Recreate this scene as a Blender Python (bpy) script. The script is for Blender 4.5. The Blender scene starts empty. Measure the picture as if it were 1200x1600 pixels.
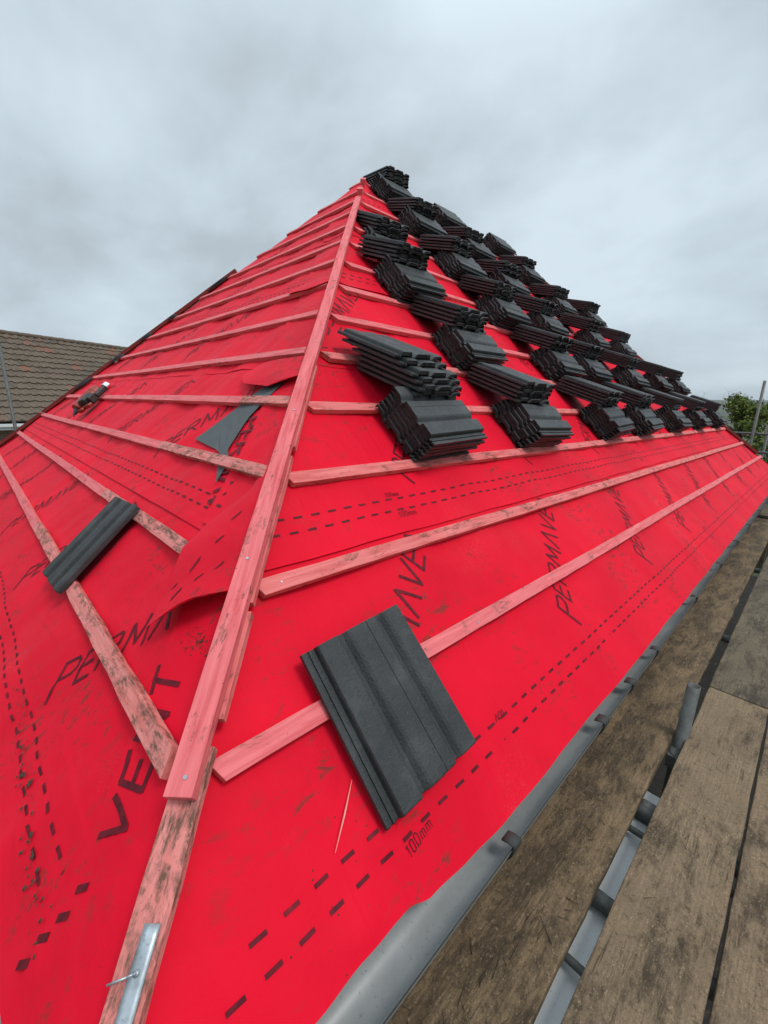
import bpy, bmesh, math, random
from mathutils import Vector, Matrix, noise
R = math.radians
sc = bpy.context.scene
random.seed(7)

# ------------------------------------------------------------------ camera
cam_d = bpy.data.cameras.new('camera'); cam = bpy.data.objects.new('camera', cam_d)
sc.collection.objects.link(cam); sc.camera = cam
CP = Vector((0.4562, 0.0720, 0.9385))
FW = Vector((-0.69300, 0.67718, -0.24746)); RT = Vector((0.69408, 0.71947, 0.02495)); UP = Vector((-0.19493, 0.15447, 0.96858))
cam.matrix_world = Matrix(((RT.x, UP.x, -FW.x, CP.x), (RT.y, UP.y, -FW.y, CP.y), (RT.z, UP.z, -FW.z, CP.z), (0, 0, 0, 1)))
cam_d.sensor_fit = 'HORIZONTAL'; cam_d.sensor_width = 36; cam_d.lens = 36 * 655.9 / 1200
cam_d.clip_start = 0.02; cam_d.clip_end = 20000
sc.render.resolution_x = 768; sc.render.resolution_y = 1024

# ------------------------------------------------------------------ sky and sun (bright overcast)
w = bpy.data.worlds.new('World'); sc.world = w; w.use_nodes = True
nt = w.node_tree; nt.nodes.clear()
def N(tree, typ, **kw):
    n = tree.nodes.new(typ)
    for k, v in kw.items():
        if k.startswith('i_'): n.inputs[k[2:].replace('_', ' ')].default_value = v
        else: setattr(n, k, v)
    return n
sky = N(nt, 'ShaderNodeTexSky'); sky.sky_type = 'NISHITA'; sky.sun_disc = False
sky.sun_elevation = R(60); sky.sun_rotation = R(78)
bg1 = N(nt, 'ShaderNodeBackground'); bg1.inputs[1].default_value = 0.1
bg2 = N(nt, 'ShaderNodeBackground'); bg2.inputs[1].default_value = 1.0
mixs = N(nt, 'ShaderNodeMixShader'); mixs.inputs[0].default_value = 0.93
out = N(nt, 'ShaderNodeOutputWorld')
tc = N(nt, 'ShaderNodeTexCoord'); sep = N(nt, 'ShaderNodeSeparateXYZ')
# project the view direction on a cloud deck so clouds bunch up towards the horizon
mz = N(nt, 'ShaderNodeMath', operation='ADD'); mz.inputs[1].default_value = 0.42
mzm = N(nt, 'ShaderNodeMath', operation='MAXIMUM'); mzm.inputs[1].default_value = 0.05
dx = N(nt, 'ShaderNodeMath', operation='DIVIDE'); dy = N(nt, 'ShaderNodeMath', operation='DIVIDE')
comb = N(nt, 'ShaderNodeCombineXYZ')
L = nt.links.new
L(tc.outputs['Generated'], sep.inputs[0]); L(sep.outputs['Z'], mz.inputs[0]); L(mz.outputs[0], mzm.inputs[0])
L(sep.outputs['X'], dx.inputs[0]); L(mzm.outputs[0], dx.inputs[1]); L(sep.outputs['Y'], dy.inputs[0]); L(mzm.outputs[0], dy.inputs[1])
L(dx.outputs[0], comb.inputs[0]); L(dy.outputs[0], comb.inputs[1])
n1 = N(nt, 'ShaderNodeTexNoise'); n1.inputs['Scale'].default_value = 1.25; n1.inputs['Detail'].default_value = 6; n1.inputs['Roughness'].default_value = 0.55; n1.inputs['Distortion'].default_value = 0.15
mp = N(nt, 'ShaderNodeMapping'); mp.inputs['Location'].default_value = (3.3, 1.7, 0); mp.inputs['Scale'].default_value = (1.0, 1.35, 1)
L(comb.outputs[0], mp.inputs[0]); L(mp.outputs[0], n1.inputs['Vector'])
cr = N(nt, 'ShaderNodeValToRGB')
cr.color_ramp.elements[0].position = 0.37; cr.color_ramp.elements[0].color = (0.44, 0.505, 0.555, 1)
cr.color_ramp.elements[1].position = 0.62; cr.color_ramp.elements[1].color = (0.66, 0.765, 0.83, 1)
e = cr.color_ramp.elements.new(0.5); e.color = (0.555, 0.65, 0.715, 1)
L(n1.outputs['Fac'], cr.inputs[0])
zr = N(nt, 'ShaderNodeMapRange'); zr.inputs['From Min'].default_value = 0.55; zr.inputs['From Max'].default_value = 1.0
zr.inputs['To Min'].default_value = 1.0; zr.inputs['To Max'].default_value = 2.1
L(sep.outputs['Z'], zr.inputs['Value'])
vm = N(nt, 'ShaderNodeVectorMath', operation='SCALE'); L(cr.outputs[0], vm.inputs[0]); L(zr.outputs[0], vm.inputs['Scale'])
L(vm.outputs[0], bg2.inputs[0]); L(sky.outputs[0], bg1.inputs[0])
L(bg1.outputs[0], mixs.inputs[1]); L(bg2.outputs[0], mixs.inputs[2]); L(mixs.outputs[0], out.inputs[0])

sun_d = bpy.data.lights.new('sun', 'SUN'); sun = bpy.data.objects.new('sun', sun_d); sc.collection.objects.link(sun)
sun_d.energy = 1.5; sun_d.angle = R(16); sun_d.color = (1, 0.97, 0.93)
sd = Vector((math.sin(R(78)) * math.cos(R(60)), math.cos(R(78)) * math.cos(R(60)), math.sin(R(60))))   # towards the sun: +x, +y
sun.rotation_euler = (-sd).to_track_quat('-Z', 'Y').to_euler()
sc.view_settings.view_transform = 'Standard'; sc.view_settings.look = 'None'; sc.view_settings.exposure = 0.16; sc.view_settings.gamma = 1

# ------------------------------------------------------------------ helpers
col = sc.collection
def tag(o, label=None, cat=None, group=None, kind=None):
    if label: o['label'] = label
    if cat: o['category'] = cat
    if group: o['group'] = group
    if kind: o['kind'] = kind
    return o
def empty(name, loc=(0, 0, 0)):
    o = bpy.data.objects.new(name, None); o.empty_display_size = 0.1; o.location = loc; col.objects.link(o); return o
class MB:
    def __init__(s): s.v = []; s.f = []; s.m = []
    def add(s, vs, fs, mi=0):
        b = len(s.v); s.v += [tuple(v) for v in vs]
        for f in fs: s.f.append(tuple(b + i for i in f)); s.m.append(mi)
    def box(s, lo, hi, M=None, mi=0):
        x0, y0, z0 = lo; x1, y1, z1 = hi
        vs = [(x0,y0,z0),(x1,y0,z0),(x1,y1,z0),(x0,y1,z0),(x0,y0,z1),(x1,y0,z1),(x1,y1,z1),(x0,y1,z1)]
        if M: vs = [M @ Vector(v) for v in vs]
        s.add(vs, [(3,2,1,0),(4,5,6,7),(0,1,5,4),(1,2,6,5),(2,3,7,6),(3,0,4,7)], mi)
    def tube(s, p0, p1, r0, r1=None, n=16, cap=True, mi=0, wall=0):
        p0 = Vector(p0); p1 = Vector(p1); r1 = r0 if r1 is None else r1
        d = (p1 - p0).normalized(); a = d.orthogonal().normalized(); b = d.cross(a)
        vs = []
        rings = [(p0, r0), (p1, r1)]
        if wall: rings += [(p1, r1 - wall), (p1 - d * 0.12, r1 - wall)]
        for p, r in rings:
            vs += [p + (a * math.cos(2*math.pi*i/n) + b * math.sin(2*math.pi*i/n)) * r for i in range(n)]
        fs = []
        for k in range(len(rings) - 1):
            fs += [(k*n+i, k*n+(i+1) % n, (k+1)*n+(i+1) % n, (k+1)*n+i) for i in range(n)]
        if cap:
            fs.append(tuple(reversed(range(n)))); fs.append(tuple((len(rings)-1)*n + i for i in range(n)))
        s.add(vs, fs, mi)
    def build(s, name, mats, parent=None, M=None, smooth=False, bevel=0):
        me = bpy.data.meshes.new(name); me.from_pydata(s.v, [], s.f)
        if not isinstance(mats, (list, tuple)): mats = [mats]
        for m in mats: me.materials.append(m)
        for p, mi in zip(me.polygons, s.m): p.material_index = mi; p.use_smooth = smooth
        me.update()
        o = bpy.data.objects.new(name, me); col.objects.link(o)
        if parent: o.parent = parent
        if M is not None:
            o.matrix_basis = M
            if parent: o.matrix_parent_inverse = parent.matrix_basis.inverted()
        if bevel:
            b = o.modifiers.new('bevel', 'BEVEL'); b.width = bevel; b.segments = 2; b.limit_method = 'ANGLE'
        return o
def grid_mesh(name, fn, nu, nv, mat, parent=None, smooth=True, solid=0):
    vs = [fn(i / nu, j / nv) for j in range(nv + 1) for i in range(nu + 1)]
    fs = [(j*(nu+1)+i, j*(nu+1)+i+1, (j+1)*(nu+1)+i+1, (j+1)*(nu+1)+i) for j in range(nv) for i in range(nu)]
    m = MB(); m.add(vs, fs); o = m.build(name, mat, parent, smooth=smooth)
    if solid:
        md = o.modifiers.new('thickness', 'SOLIDIFY'); md.thickness = solid; md.offset = 1
    return o

# ------------------------------------------------------------------ materials
def mat(name, color, rough=0.6, metal=0.0, spec=0.5):
    m = bpy.data.materials.new(name); m.use_nodes = True
    b = m.node_tree.nodes['Principled BSDF']
    b.inputs['Base Color'].default_value = (*color, 1); b.inputs['Roughness'].default_value = rough
    b.inputs['Metallic'].default_value = metal; b.inputs['Specular IOR Level'].default_value = spec
    return m
def noise_n(t, coord, scale, detail=4, rough=0.5, stretch=None, dist=0.0):
    n = N(t, 'ShaderNodeTexNoise'); n.inputs['Scale'].default_value = scale; n.inputs['Detail'].default_value = detail
    n.inputs['Roughness'].default_value = rough; n.inputs['Distortion'].default_value = dist
    if stretch:
        mpn = N(t, 'ShaderNodeMapping'); mpn.inputs['Scale'].default_value = stretch
        t.links.new(coord, mpn.inputs[0]); t.links.new(mpn.outputs[0], n.inputs['Vector'])
    else: t.links.new(coord, n.inputs['Vector'])
    return n.outputs['Fac']
def ramp(t, fac, stops):
    r_ = N(t, 'ShaderNodeValToRGB'); cr_ = r_.color_ramp
    cr_.elements[0].position, cr_.elements[0].color = stops[0][0], (*stops[0][1], 1)
    cr_.elements[1].position, cr_.elements[1].color = stops[-1][0], (*stops[-1][1], 1)
    for p, c_ in stops[1:-1]:
        e_ = cr_.elements.new(p); e_.color = (*c_, 1)
    t.links.new(fac, r_.inputs[0]); return r_.outputs[0]
def mixc(t, fac, a, b, blend='MIX'):
    m = N(t, 'ShaderNodeMix', data_type='RGBA', blend_type=blend)
    for sock, v in ((m.inputs[0], fac), (m.inputs[6], a), (m.inputs[7], b)):
        if isinstance(v, (int, float)): sock.default_value = v
        elif isinstance(v, tuple): sock.default_value = (*v, 1) if len(v) == 3 else v
        else: t.links.new(v, sock)
    return m.outputs[2]
def mul(t, a, b):
    m = N(t, 'ShaderNodeMath', operation='MULTIPLY')
    for i, v in enumerate((a, b)):
        if isinstance(v, (int, float)): m.inputs[i].default_value = v
        else: t.links.new(v, m.inputs[i])
    return m.outputs[0]
def add_(t, a, b):
    m = N(t, 'ShaderNodeMath', operation='ADD')
    for i, v in enumerate((a, b)):
        if isinstance(v, (int, float)): m.inputs[i].default_value = v
        else: t.links.new(v, m.inputs[i])
    return m.outputs[0]
def bump(t, height, strength, dist, normal_to):
    b = N(t, 'ShaderNodeBump'); b.inputs['Strength'].default_value = strength; b.inputs['Distance'].default_value = dist
    t.links.new(height, b.inputs['Height']); t.links.new(b.outputs[0], normal_to); return b
W1 = (1, 1, 1); B0 = (0, 0, 0)

def mk_membrane():
    m = mat('red_membrane', (0.8, 0.006, 0.022), 0.6, 0, 0.10); t = m.node_tree; b = t.nodes['Principled BSDF']
    g = N(t, 'ShaderNodeNewGeometry').outputs['Position']
    base = mixc(t, ramp(t, noise_n(t, g, 2.2, 3), [(0.35, B0), (0.7, W1)]), (0.76, 0.004, 0.025), (0.63, 0.003, 0.020))
    # pale dust
    dust = mul(t, ramp(t, noise_n(t, g, 1.7, 5, 0.6), [(0.55, B0), (0.72, W1)]), ramp(t, noise_n(t, g, 260, 2, 0.7), [(0.55, B0), (0.72, W1)]))
    base = mixc(t, mul(t, dust, 0.45), base, (0.62, 0.30, 0.24))
    # boot scuffs and muddy smears: streaky blotches inside broad patches
    big = ramp(t, noise_n(t, g, 2.6, 2, 0.5), [(0.48, B0), (0.62, W1)])
    st = ramp(t, noise_n(t, g, 34, 6, 0.72, stretch=(1.0, 0.42, 1.0), dist=0.6), [(0.54, B0), (0.62, W1)])
    base = mixc(t, mul(t, mul(t, big, st), 0.72), base, (0.11, 0.035, 0.025))
    # small specks of dirt
    sp = ramp(t, noise_n(t, g, 120, 3, 0.6), [(0.70, B0), (0.76, W1)])
    area = ramp(t, noise_n(t, g, 4.3, 3, 0.5), [(0.50, B0), (0.62, W1)])
    base = mixc(t, mul(t, mul(t, sp, area), 0.8), base, (0.07, 0.03, 0.02))
    t.links.new(base, b.inputs['Base Color'])
    h = add_(t, mul(t, noise_n(t, g, 900, 2, 0.5), 0.25), mul(t, noise_n(t, g, 22, 3, 0.5), 1.0))
    # taut soft folds running up the slope, a few sharper pulls
    fold = noise_n(t, g, 3.4, 3, 0.5, stretch=(0.5, 1.6, 0.5), dist=0.15)
    pull = ramp(t, noise_n(t, g, 5.5, 2, 0.4, stretch=(0.35, 1.5, 0.35)), [(0.50, B0), (0.56, W1)])
    bb = bump(t, add_(t, fold, mul(t, pull, 0.16)), 0.5, 0.016, b.inputs['Normal'])
    b2 = N(t, 'ShaderNodeBump'); b2.inputs['Strength'].default_value = 0.4; b2.inputs['Distance'].default_value = 0.004
    t.links.new(h, b2.inputs['Height']); t.links.new(bb.outputs[0], b2.inputs['Normal']); t.links.new(b2.outputs[0], b.inputs['Normal'])
    b.inputs['Sheen Weight'].default_value = 0.10; b.inputs['Sheen Roughness'].default_value = 0.4; b.inputs['Sheen Tint'].default_value = (1, 0.3, 0.4, 1)
    return m
M_RED = mk_membrane()
M_GAPE_SHADE = mat('gape_shade_black', (0.012, 0.012, 0.013), 0.8)  # near-black colour standing in for the shade under lifted sheets
def mk_patch():
    m = mat('grey_underlay', (0.085, 0.095, 0.098), 0.8); t = m.node_tree; b = t.nodes['Principled BSDF']
    g = N(t, 'ShaderNodeNewGeometry').outputs['Position']
    c0 = mixc(t, ramp(t, noise_n(t, g, 260, 2), [(0.6, B0), (0.7, W1)]), (0.075, 0.085, 0.088), (0.16, 0.17, 0.17))
    t.links.new(c0, b.inputs['Base Color']); return m
M_PATCH = mk_patch()
def mk_ink():
    m = mat('printed_ink', (0.15, 0.012, 0.018), 0.6, 0, 0.2); t = m.node_tree; b = t.nodes['Principled BSDF']
    g = N(t, 'ShaderNodeNewGeometry').outputs['Position']
    c0 = mixc(t, ramp(t, noise_n(t, g, 40, 4), [(0.4, B0), (0.75, W1)]), (0.085, 0.005, 0.012), (0.20, 0.008, 0.018))
    t.links.new(c0, b.inputs['Base Color']); return m
M_INK = mk_ink()
def mk_wood(name, c_hi, c_lo, grime, seed):
    m = mat(name, c_hi, 0.72, 0, 0.25); t = m.node_tree; b = t.nodes['Principled BSDF']
    tcn = N(t, 'ShaderNodeTexCoord'); oi = N(t, 'ShaderNodeObjectInfo')
    va = N(t, 'ShaderNodeVectorMath', operation='ADD'); t.links.new(tcn.outputs['Object'], va.inputs[0])
    cb = N(t, 'ShaderNodeCombineXYZ'); k = mul(t, oi.outputs['Random'], 37.0); t.links.new(k, cb.inputs[0]); t.links.new(k, cb.inputs[1]); cb.inputs[2].default_value = seed
    t.links.new(cb.outputs[0], va.inputs[1]); v = va.outputs[0]
    gr = noise_n(t, v, 60, 5, 0.65, stretch=(0.07, 1.0, 1.0), dist=0.4)
    base = mixc(t, ramp(t, gr, [(0.35, B0), (0.68, W1)]), c_hi, c_lo)
    base = mixc(t, ramp(t, noise_n(t, v, 6, 3), [(0.4, B0), (0.75, W1)]), base, tuple(x * 0.86 for x in c_hi))
    gm = ramp(t, noise_n(t, v, 14, 6, 0.75, stretch=(0.55, 1.2, 1.2), dist=0.5), [(grime - 0.03, B0), (grime + 0.06, W1)])
    gf = mul(t, gm, ramp(t, noise_n(t, v, 90, 4, 0.7, stretch=(0.25, 1, 1)), [(0.36, B0), (0.58, W1)]))
    base = mixc(t, mul(t, gf, 0.88), base, (0.085, 0.058, 0.034))
    kn = N(t, 'ShaderNodeTexVoronoi'); kn.inputs['Scale'].default_value = 5.5; kn.inputs['Randomness'].default_value = 1.0
    mpn = N(t, 'ShaderNodeMapping'); mpn.inputs['Scale'].default_value = (0.45, 1.0, 0.7); t.links.new(v, mpn.inputs[0]); t.links.new(mpn.outputs[0], kn.inputs['Vector'])
    base = mixc(t, mul(t, ramp(t, kn.outputs['Distance'], [(0.03, W1), (0.065, B0)]), 0.55), base, tuple(x * 0.35 for x in c_lo))
    base = mixc(t, mul(t, ramp(t, noise_n(t, v, 75, 3, 0.6), [(0.68, B0), (0.73, W1)]), 0.7), base, (0.10, 0.05, 0.035))
    t.links.new(base, b.inputs['Base Color'])
    bump(t, add_(t, gr, mul(t, noise_n(t, v, 300, 2, stretch=(0.1, 1, 1)), 0.4)), 0.5, 0.003, b.inputs['Normal'])
    return m
M_PINK = mk_wood('pink_treated_timber', (0.82, 0.195, 0.205), (0.56, 0.07, 0.078), 0.59, 1.0)
M_PINK2 = mk_wood('muddy_pink_timber', (0.80, 0.21, 0.20), (0.52, 0.075, 0.072), 0.55, 4.0)
M_DIRTY = mk_wood('weathered_dirty_timber', (0.76, 0.26, 0.235), (0.52, 0.12, 0.10), 0.485, 9.0)
M_REDWOOD = mk_wood('red_stained_timber', (0.24, 0.035, 0.03), (0.13, 0.025, 0.02), 0.60, 3.0)
M_FAR = M_PINK

def mk_tile():
    m = mat('dark_grey_concrete', (0.045, 0.05, 0.053), 0.48, 0, 0.5); t = m.node_tree; b = t.nodes['Principled BSDF']
    tcn = N(t, 'ShaderNodeTexCoord'); oi = N(t, 'ShaderNodeObjectInfo')
    va = N(t, 'ShaderNodeVectorMath', operation='ADD'); t.links.new(tcn.outputs['Object'], va.inputs[0])
    cb = N(t, 'ShaderNodeCombineXYZ'); t.links.new(mul(t, oi.outputs['Random'], 21.0), cb.inputs[0]); t.links.new(cb.outputs[0], va.inputs[1]); v = va.outputs[0]
    base = mixc(t, ramp(t, noise_n(t, v, 9, 5, 0.6), [(0.35, B0), (0.7, W1)]), (0.026, 0.028, 0.029), (0.044, 0.048, 0.050))
    base = mixc(t, mul(t, ramp(t, noise_n(t, v, 55, 4, 0.7), [(0.66, B0), (0.74, W1)]), 0.35), base, (0.14, 0.15, 0.15))
    base = mixc(t, ramp(t, noise_n(t, v, 210, 2, 0.5), [(0.72, B0), (0.76, W1)]), base, (0.012, 0.012, 0.012))
    base = mixc(t, mul(t, ramp(t, noise_n(t, v, 4.5, 6, 0.7), [(0.52, B0), (0.66, W1)]), 0.30), base, (0.11, 0.112, 0.11))      # dry dust
    tone = N(t, 'ShaderNodeMapRange'); tone.inputs['To Min'].default_value = 0.65; tone.inputs['To Max'].default_value = 1.25; t.links.new(oi.outputs['Random'], tone.inputs['Value'])
    sc3 = N(t, 'ShaderNodeVectorMath', operation='SCALE'); t.links.new(base, sc3.inputs[0]); t.links.new(tone.outputs[0], sc3.inputs['Scale']); base = sc3.outputs[0]
    t.links.new(base, b.inputs['Base Color'])
    t.links.new(ramp(t, noise_n(t, v, 30, 3), [(0.3, (0.42,)*3), (0.7, (0.60,)*3)]), b.inputs['Roughness'])
    bump(t, add_(t, mul(t, noise_n(t, v, 160, 3, 0.6), 1.0), mul(t, noise_n(t, v, 700, 2), 0.5)), 0.8, 0.0035, b.inputs['Normal'])
    return m
M_TILE = mk_tile()
def mk_cut():
    m = mat('tile_edge_concrete', (0.03, 0.031, 0.032), 0.85, 0, 0.2); t = m.node_tree; b = t.nodes['Principled BSDF']
    v = N(t, 'ShaderNodeTexCoord').outputs['Object']
    base = mixc(t, ramp(t, noise_n(t, v, 60, 4), [(0.4, B0), (0.7, W1)]), (0.014, 0.013, 0.013), (0.05, 0.044, 0.044))
    t.links.new(base, b.inputs['Base Color']); bump(t, noise_n(t, v, 300, 4, 0.7), 0.8, 0.003, b.inputs['Normal']); return m
M_CUT = mk_cut()
M_HOLE = mat('nail_hole', (0.003, 0.003, 0.003), 0.9)
def mk_metal(name, c_, rough, metal, sc_=25, var=0.25):
    m = mat(name, c_, rough, metal); t = m.node_tree; b = t.nodes['Principled BSDF']
    v = N(t, 'ShaderNodeTexCoord').outputs['Object']
    n_ = noise_n(t, v, sc_, 5, 0.65)
    base = mixc(t, ramp(t, n_, [(0.35, B0), (0.7, W1)]), tuple(x * (1 - var) for x in c_), tuple(min(1, x * (1 + var)) for x in c_))
    base = mixc(t, mul(t, ramp(t, noise_n(t, v, 130, 3, 0.6), [(0.62, B0), (0.7, W1)]), 0.5), base, tuple(x * 0.35 for x in c_))
    t.links.new(base, b.inputs['Base Color']); bump(t, n_, 0.25, 0.002, b.inputs['Normal']); return m
M_GALV = mk_metal('galvanised_steel', (0.42, 0.46, 0.49), 0.42, 0.7)
M_TUBE = mk_metal('scaffold_tube_steel', (0.115, 0.118, 0.112), 0.6, 0.4)
M_TUBED = mk_metal('dull_dirty_tube', (0.10, 0.105, 0.10), 0.6, 0.4)
M_GUT = mk_metal('grey_gutter_plastic', (0.25, 0.26, 0.258), 0.34, 0.0, 8, 0.12)
M_GUTD = mk_metal('dark_bracket_plastic', (0.035, 0.037, 0.035), 0.75, 0.0)
M_WHITE = mk_metal('white_upvc', (0.74, 0.76, 0.77), 0.4, 0.0, 5, 0.05)
M_PALE = mk_metal('pale_grey_strip', (0.56, 0.575, 0.575), 0.4, 0.15, 6, 0.06)
def mk_board(name, c1, c2, mud):
    m = mat(name, c1, 0.8, 0, 0.25); t = m.node_tree; b = t.nodes['Principled BSDF']
    tcn = N(t, 'ShaderNodeTexCoord'); oi = N(t, 'ShaderNodeObjectInfo')
    va = N(t, 'ShaderNodeVectorMath', operation='ADD'); t.links.new(tcn.outputs['Object'], va.inputs[0])
    cb = N(t, 'ShaderNodeCombineXYZ'); t.links.new(mul(t, oi.outputs['Random'], 51.0), cb.inputs[1]); t.links.new(cb.outputs[0], va.inputs[1]); v = va.outputs[0]
    gr = noise_n(t, v, 55, 9, 0.78, stretch=(1.0, 0.10, 1.0), dist=0.5)
    base = mixc(t, ramp(t, gr, [(0.36, B0), (0.70, W1)]), c1, tuple((a + 1.4 * b_) / 2.4 for a, b_ in zip(c1, c2)))
    rings = N(t, 'ShaderNodeTexWave', wave_type='BANDS', bands_direction='X'); rings.inputs['Scale'].default_value = 26; rings.inputs['Distortion'].default_value = 5.5; rings.inputs['Detail'].default_value = 4; rings.inputs['Detail Scale'].default_value = 1.4
    mpr = N(t, 'ShaderNodeMapping'); mpr.inputs['Scale'].default_value = (1, 0.10, 1); t.links.new(v, mpr.inputs[0]); t.links.new(mpr.outputs[0], rings.inputs['Vector'])
    base = mixc(t, mul(t, ramp(t, rings.outputs['Fac'], [(0.55, B0), (0.9, W1)]), 0.16), base, tuple(x * 0.45 for x in c2))
    vk = N(t, 'ShaderNodeTexVoronoi'); vk.inputs['Scale'].default_value = 3.3; mpk = N(t, 'ShaderNodeMapping'); mpk.inputs['Scale'].default_value = (1, 0.6, 1); t.links.new(v, mpk.inputs[0]); t.links.new(mpk.outputs[0], vk.inputs['Vector'])
    base = mixc(t, mul(t, ramp(t, vk.outputs['Distance'], [(0.03, W1), (0.06, B0)]), 0.8), base, (0.04, 0.025, 0.015))
    base = mixc(t, mul(t, ramp(t, noise_n(t, v, 5, 6, 0.65), [(0.40, B0), (0.68, W1)]), 0.75), base, tuple((a + b_) * 0.42 for a, b_ in zip(c1, c2)))
    mm = ramp(t, noise_n(t, v, 4.2, 10, 0.80, stretch=(1.9, 0.6, 1), dist=0.3), [(mud - 0.05, B0), (mud + 0.05, W1)])
    mm = mul(t, mm, ramp(t, noise_n(t, v, 38, 8, 0.8, stretch=(1.0, 0.25, 1.0), dist=0.5), [(0.34, (0.35,)*3), (0.55, W1)]))
    base = mixc(t, mul(t, mm, 0.85), base, (0.040, 0.027, 0.017))
    base = mixc(t, mul(t, ramp(t, noise_n(t, v, 45, 6, 0.8), [(0.56, B0), (0.66, W1)]), 0.7), base, (0.035, 0.024, 0.015))
    base = mixc(t, mul(t, ramp(t, noise_n(t, v, 30, 8, 0.8, stretch=(1, 0.4, 1)), [(0.58, B0), (0.72, W1)]), 0.55), base, (0.42, 0.33, 0.22))
    t.links.new(base, b.inputs['Base Color'])
    crk = noise_n(t, v, 42, 3, 0.5, stretch=(1.0, 0.035, 1.0), dist=0.25)
    ck = ramp(t, crk, [(0.485, B0), (0.5, W1), (0.515, B0)]); reg = ramp(t, noise_n(t, v, 6, 3), [(0.48, B0), (0.6, W1)])
    base = mixc(t, mul(t, mul(t, ck, reg), 0.8), base, tuple(x * 0.3 for x in c2))
    base = mixc(t, mul(t, ramp(t, noise_n(t, v, 240, 3, 0.7), [(0.52, B0), (0.62, W1)]), 0.5), base, tuple(x * 0.45 for x in c2))
    base = mixc(t, mul(t, ramp(t, noise_n(t, v, 190, 3, 0.7, stretch=(1, 0.5, 1)), [(0.60, B0), (0.68, W1)]), 0.45), base, tuple(min(1, x * 1.7) for x in c1))
    t.links.new(base, b.inputs['Base Color'])
    t.links.new(ramp(t, mm, [(0.0, (0.8,)*3), (1.0, (0.55,)*3)]), b.inputs['Roughness'])
    bump(t, add_(t, gr, mul(t, noise_n(t, v, 45, 6, 0.75), 1.1)), 1.0, 0.007, b.inputs['Normal'])
    return m
M_BOARD1 = mk_board('muddy_scaffold_board_wood', (0.31, 0.212, 0.122), (0.10, 0.064, 0.034), 0.485)
M_BOARD2 = mk_board('dusty_scaffold_board_wood', (0.33, 0.235, 0.148), (0.17, 0.116, 0.070), 0.55)
M_BOARD3 = mk_board('old_scaffold_board_wood', (0.21, 0.165, 0.11), (0.10, 0.078, 0.050), 0.52)

# ------------------------------------------------------------------ roof geometry: origin = eaves corner of the batten tops
TH = R(42.675); c, s_, = math.cos(TH), math.sin(TH)
LEN, WID = 10.2, 7.5
GA = 0.345; S1 = 0.36
SR = lambda k: S1 + GA * (k - 1)                 # upper edge of batten course k on the right slope
SL = lambda k: 0.366 + 0.3525 * (k - 1)          # the same on the left slope
NR = Vector((s_, 0, c)); NL = Vector((0, -s_, c))
def PR(y, s, h=0.0): return Vector((-s * c + s_ * h, y, s * s_ + c * h))
def PL(x, s, h=0.0): return Vector((x, s * c - s_ * h, s * s_ + c * h))
APEX = WID / 2 / c
def hm_base(side, a, s):
    """sag and creases of the membrane, relative to the batten tops"""
    h = -0.026
    h -= 0.0085 * (1 - math.cos(2 * math.pi * (a + 0.1) / 0.6)) / 2
    p = Vector((a * 1.9, s * 2.6, 3.0 if side == 'R' else 8.0))
    h += 0.0095 * noise.noise(p) + 0.0075 * noise.noise(Vector((a * 7.5, s * 4.0, 6.0))) * (0.4 + 0.6 * max(0, noise.noise(p * 0.7) + 0.4)) + 0.0010 * noise.noise(p * 9)
    # diagonal creases, sharper
    q = (a * 0.8 + s * 0.6) if side == 'R' else (a * 0.9 - s * 0.45)
    cr_ = noise.noise(Vector((q * 7.0, (a - s) * 1.1, 5.0)))
    h += 0.0095 * max(0, 0.30 - abs(cr_)) * (1 if side == 'R' else 1.3)
    return h
# the sheets: every sheet overlaps the one below it; lower edges at these slope positions
LAPS_R = [-0.09, 0.735, 1.66, 2.50, 3.34, 4.18]
LAPS_L = [-0.09, 0.775, 1.655, 2.47, 3.34, 4.18]
def hm(side, a, s, k=None):
    laps = LAPS_R if side == 'R' else LAPS_L
    if k is None: k = max(i for i, l in enumerate(laps) if s >= l or i == 0)
    h = hm_base(side, a, s) + 0.0022 * (k % 2) + 0.0012 * k
    d = s - laps[k]
    if 0 <= d < 0.06 and k > 0: h += 0.0035 * (1 - d / 0.06) * (1.0 + 1.2 * noise.noise(Vector((a * 3.3, k * 2.0, 1.0))))
    if k == 0 and side == 'R' and d < 0.12:                       # loose lower edge over the gutter
        h -= 0.03 * (0.12 - d) * (0.6 + 0.25 * noise.noise(Vector((a * 1.7, 0.0, 4.0))))
    if k == 0 and side == 'R':
        h += 0.012 * math.exp(-((a - 0.47) / 0.05) ** 2 - ((s + 0.06) / 0.05) ** 2) + 0.006 * math.exp(-((a - 0.62 + s) / 0.03) ** 2 - ((s - 0.03) / 0.05) ** 2)
    return h
ORD = ['lowest', 'second lowest', 'third lowest', 'fourth', 'fifth', 'topmost']
def eave_s(y):
    """lower edge of the first sheet: straight, pulled back near the corner"""
    tb = [(-1, -.10), (.35, -.095), (.45, -.085), (.57, -.086), (.64, -.106), (.77, -.120), (.92, -.130), (1.28, -.130), (2.1, -.136), (4, -.138), (12, -.138)]
    for (a, p), (b, q) in zip(tb, tb[1:]):
        if y <= b:
            t_ = (y - a) / (b - a); t_ = t_ * t_ * (3 - 2 * t_); return p + (q - p) * t_ + 0.004 * noise.noise(Vector((y * 2.2, 0, 0)))
    return -.095
sheets = {}
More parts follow.
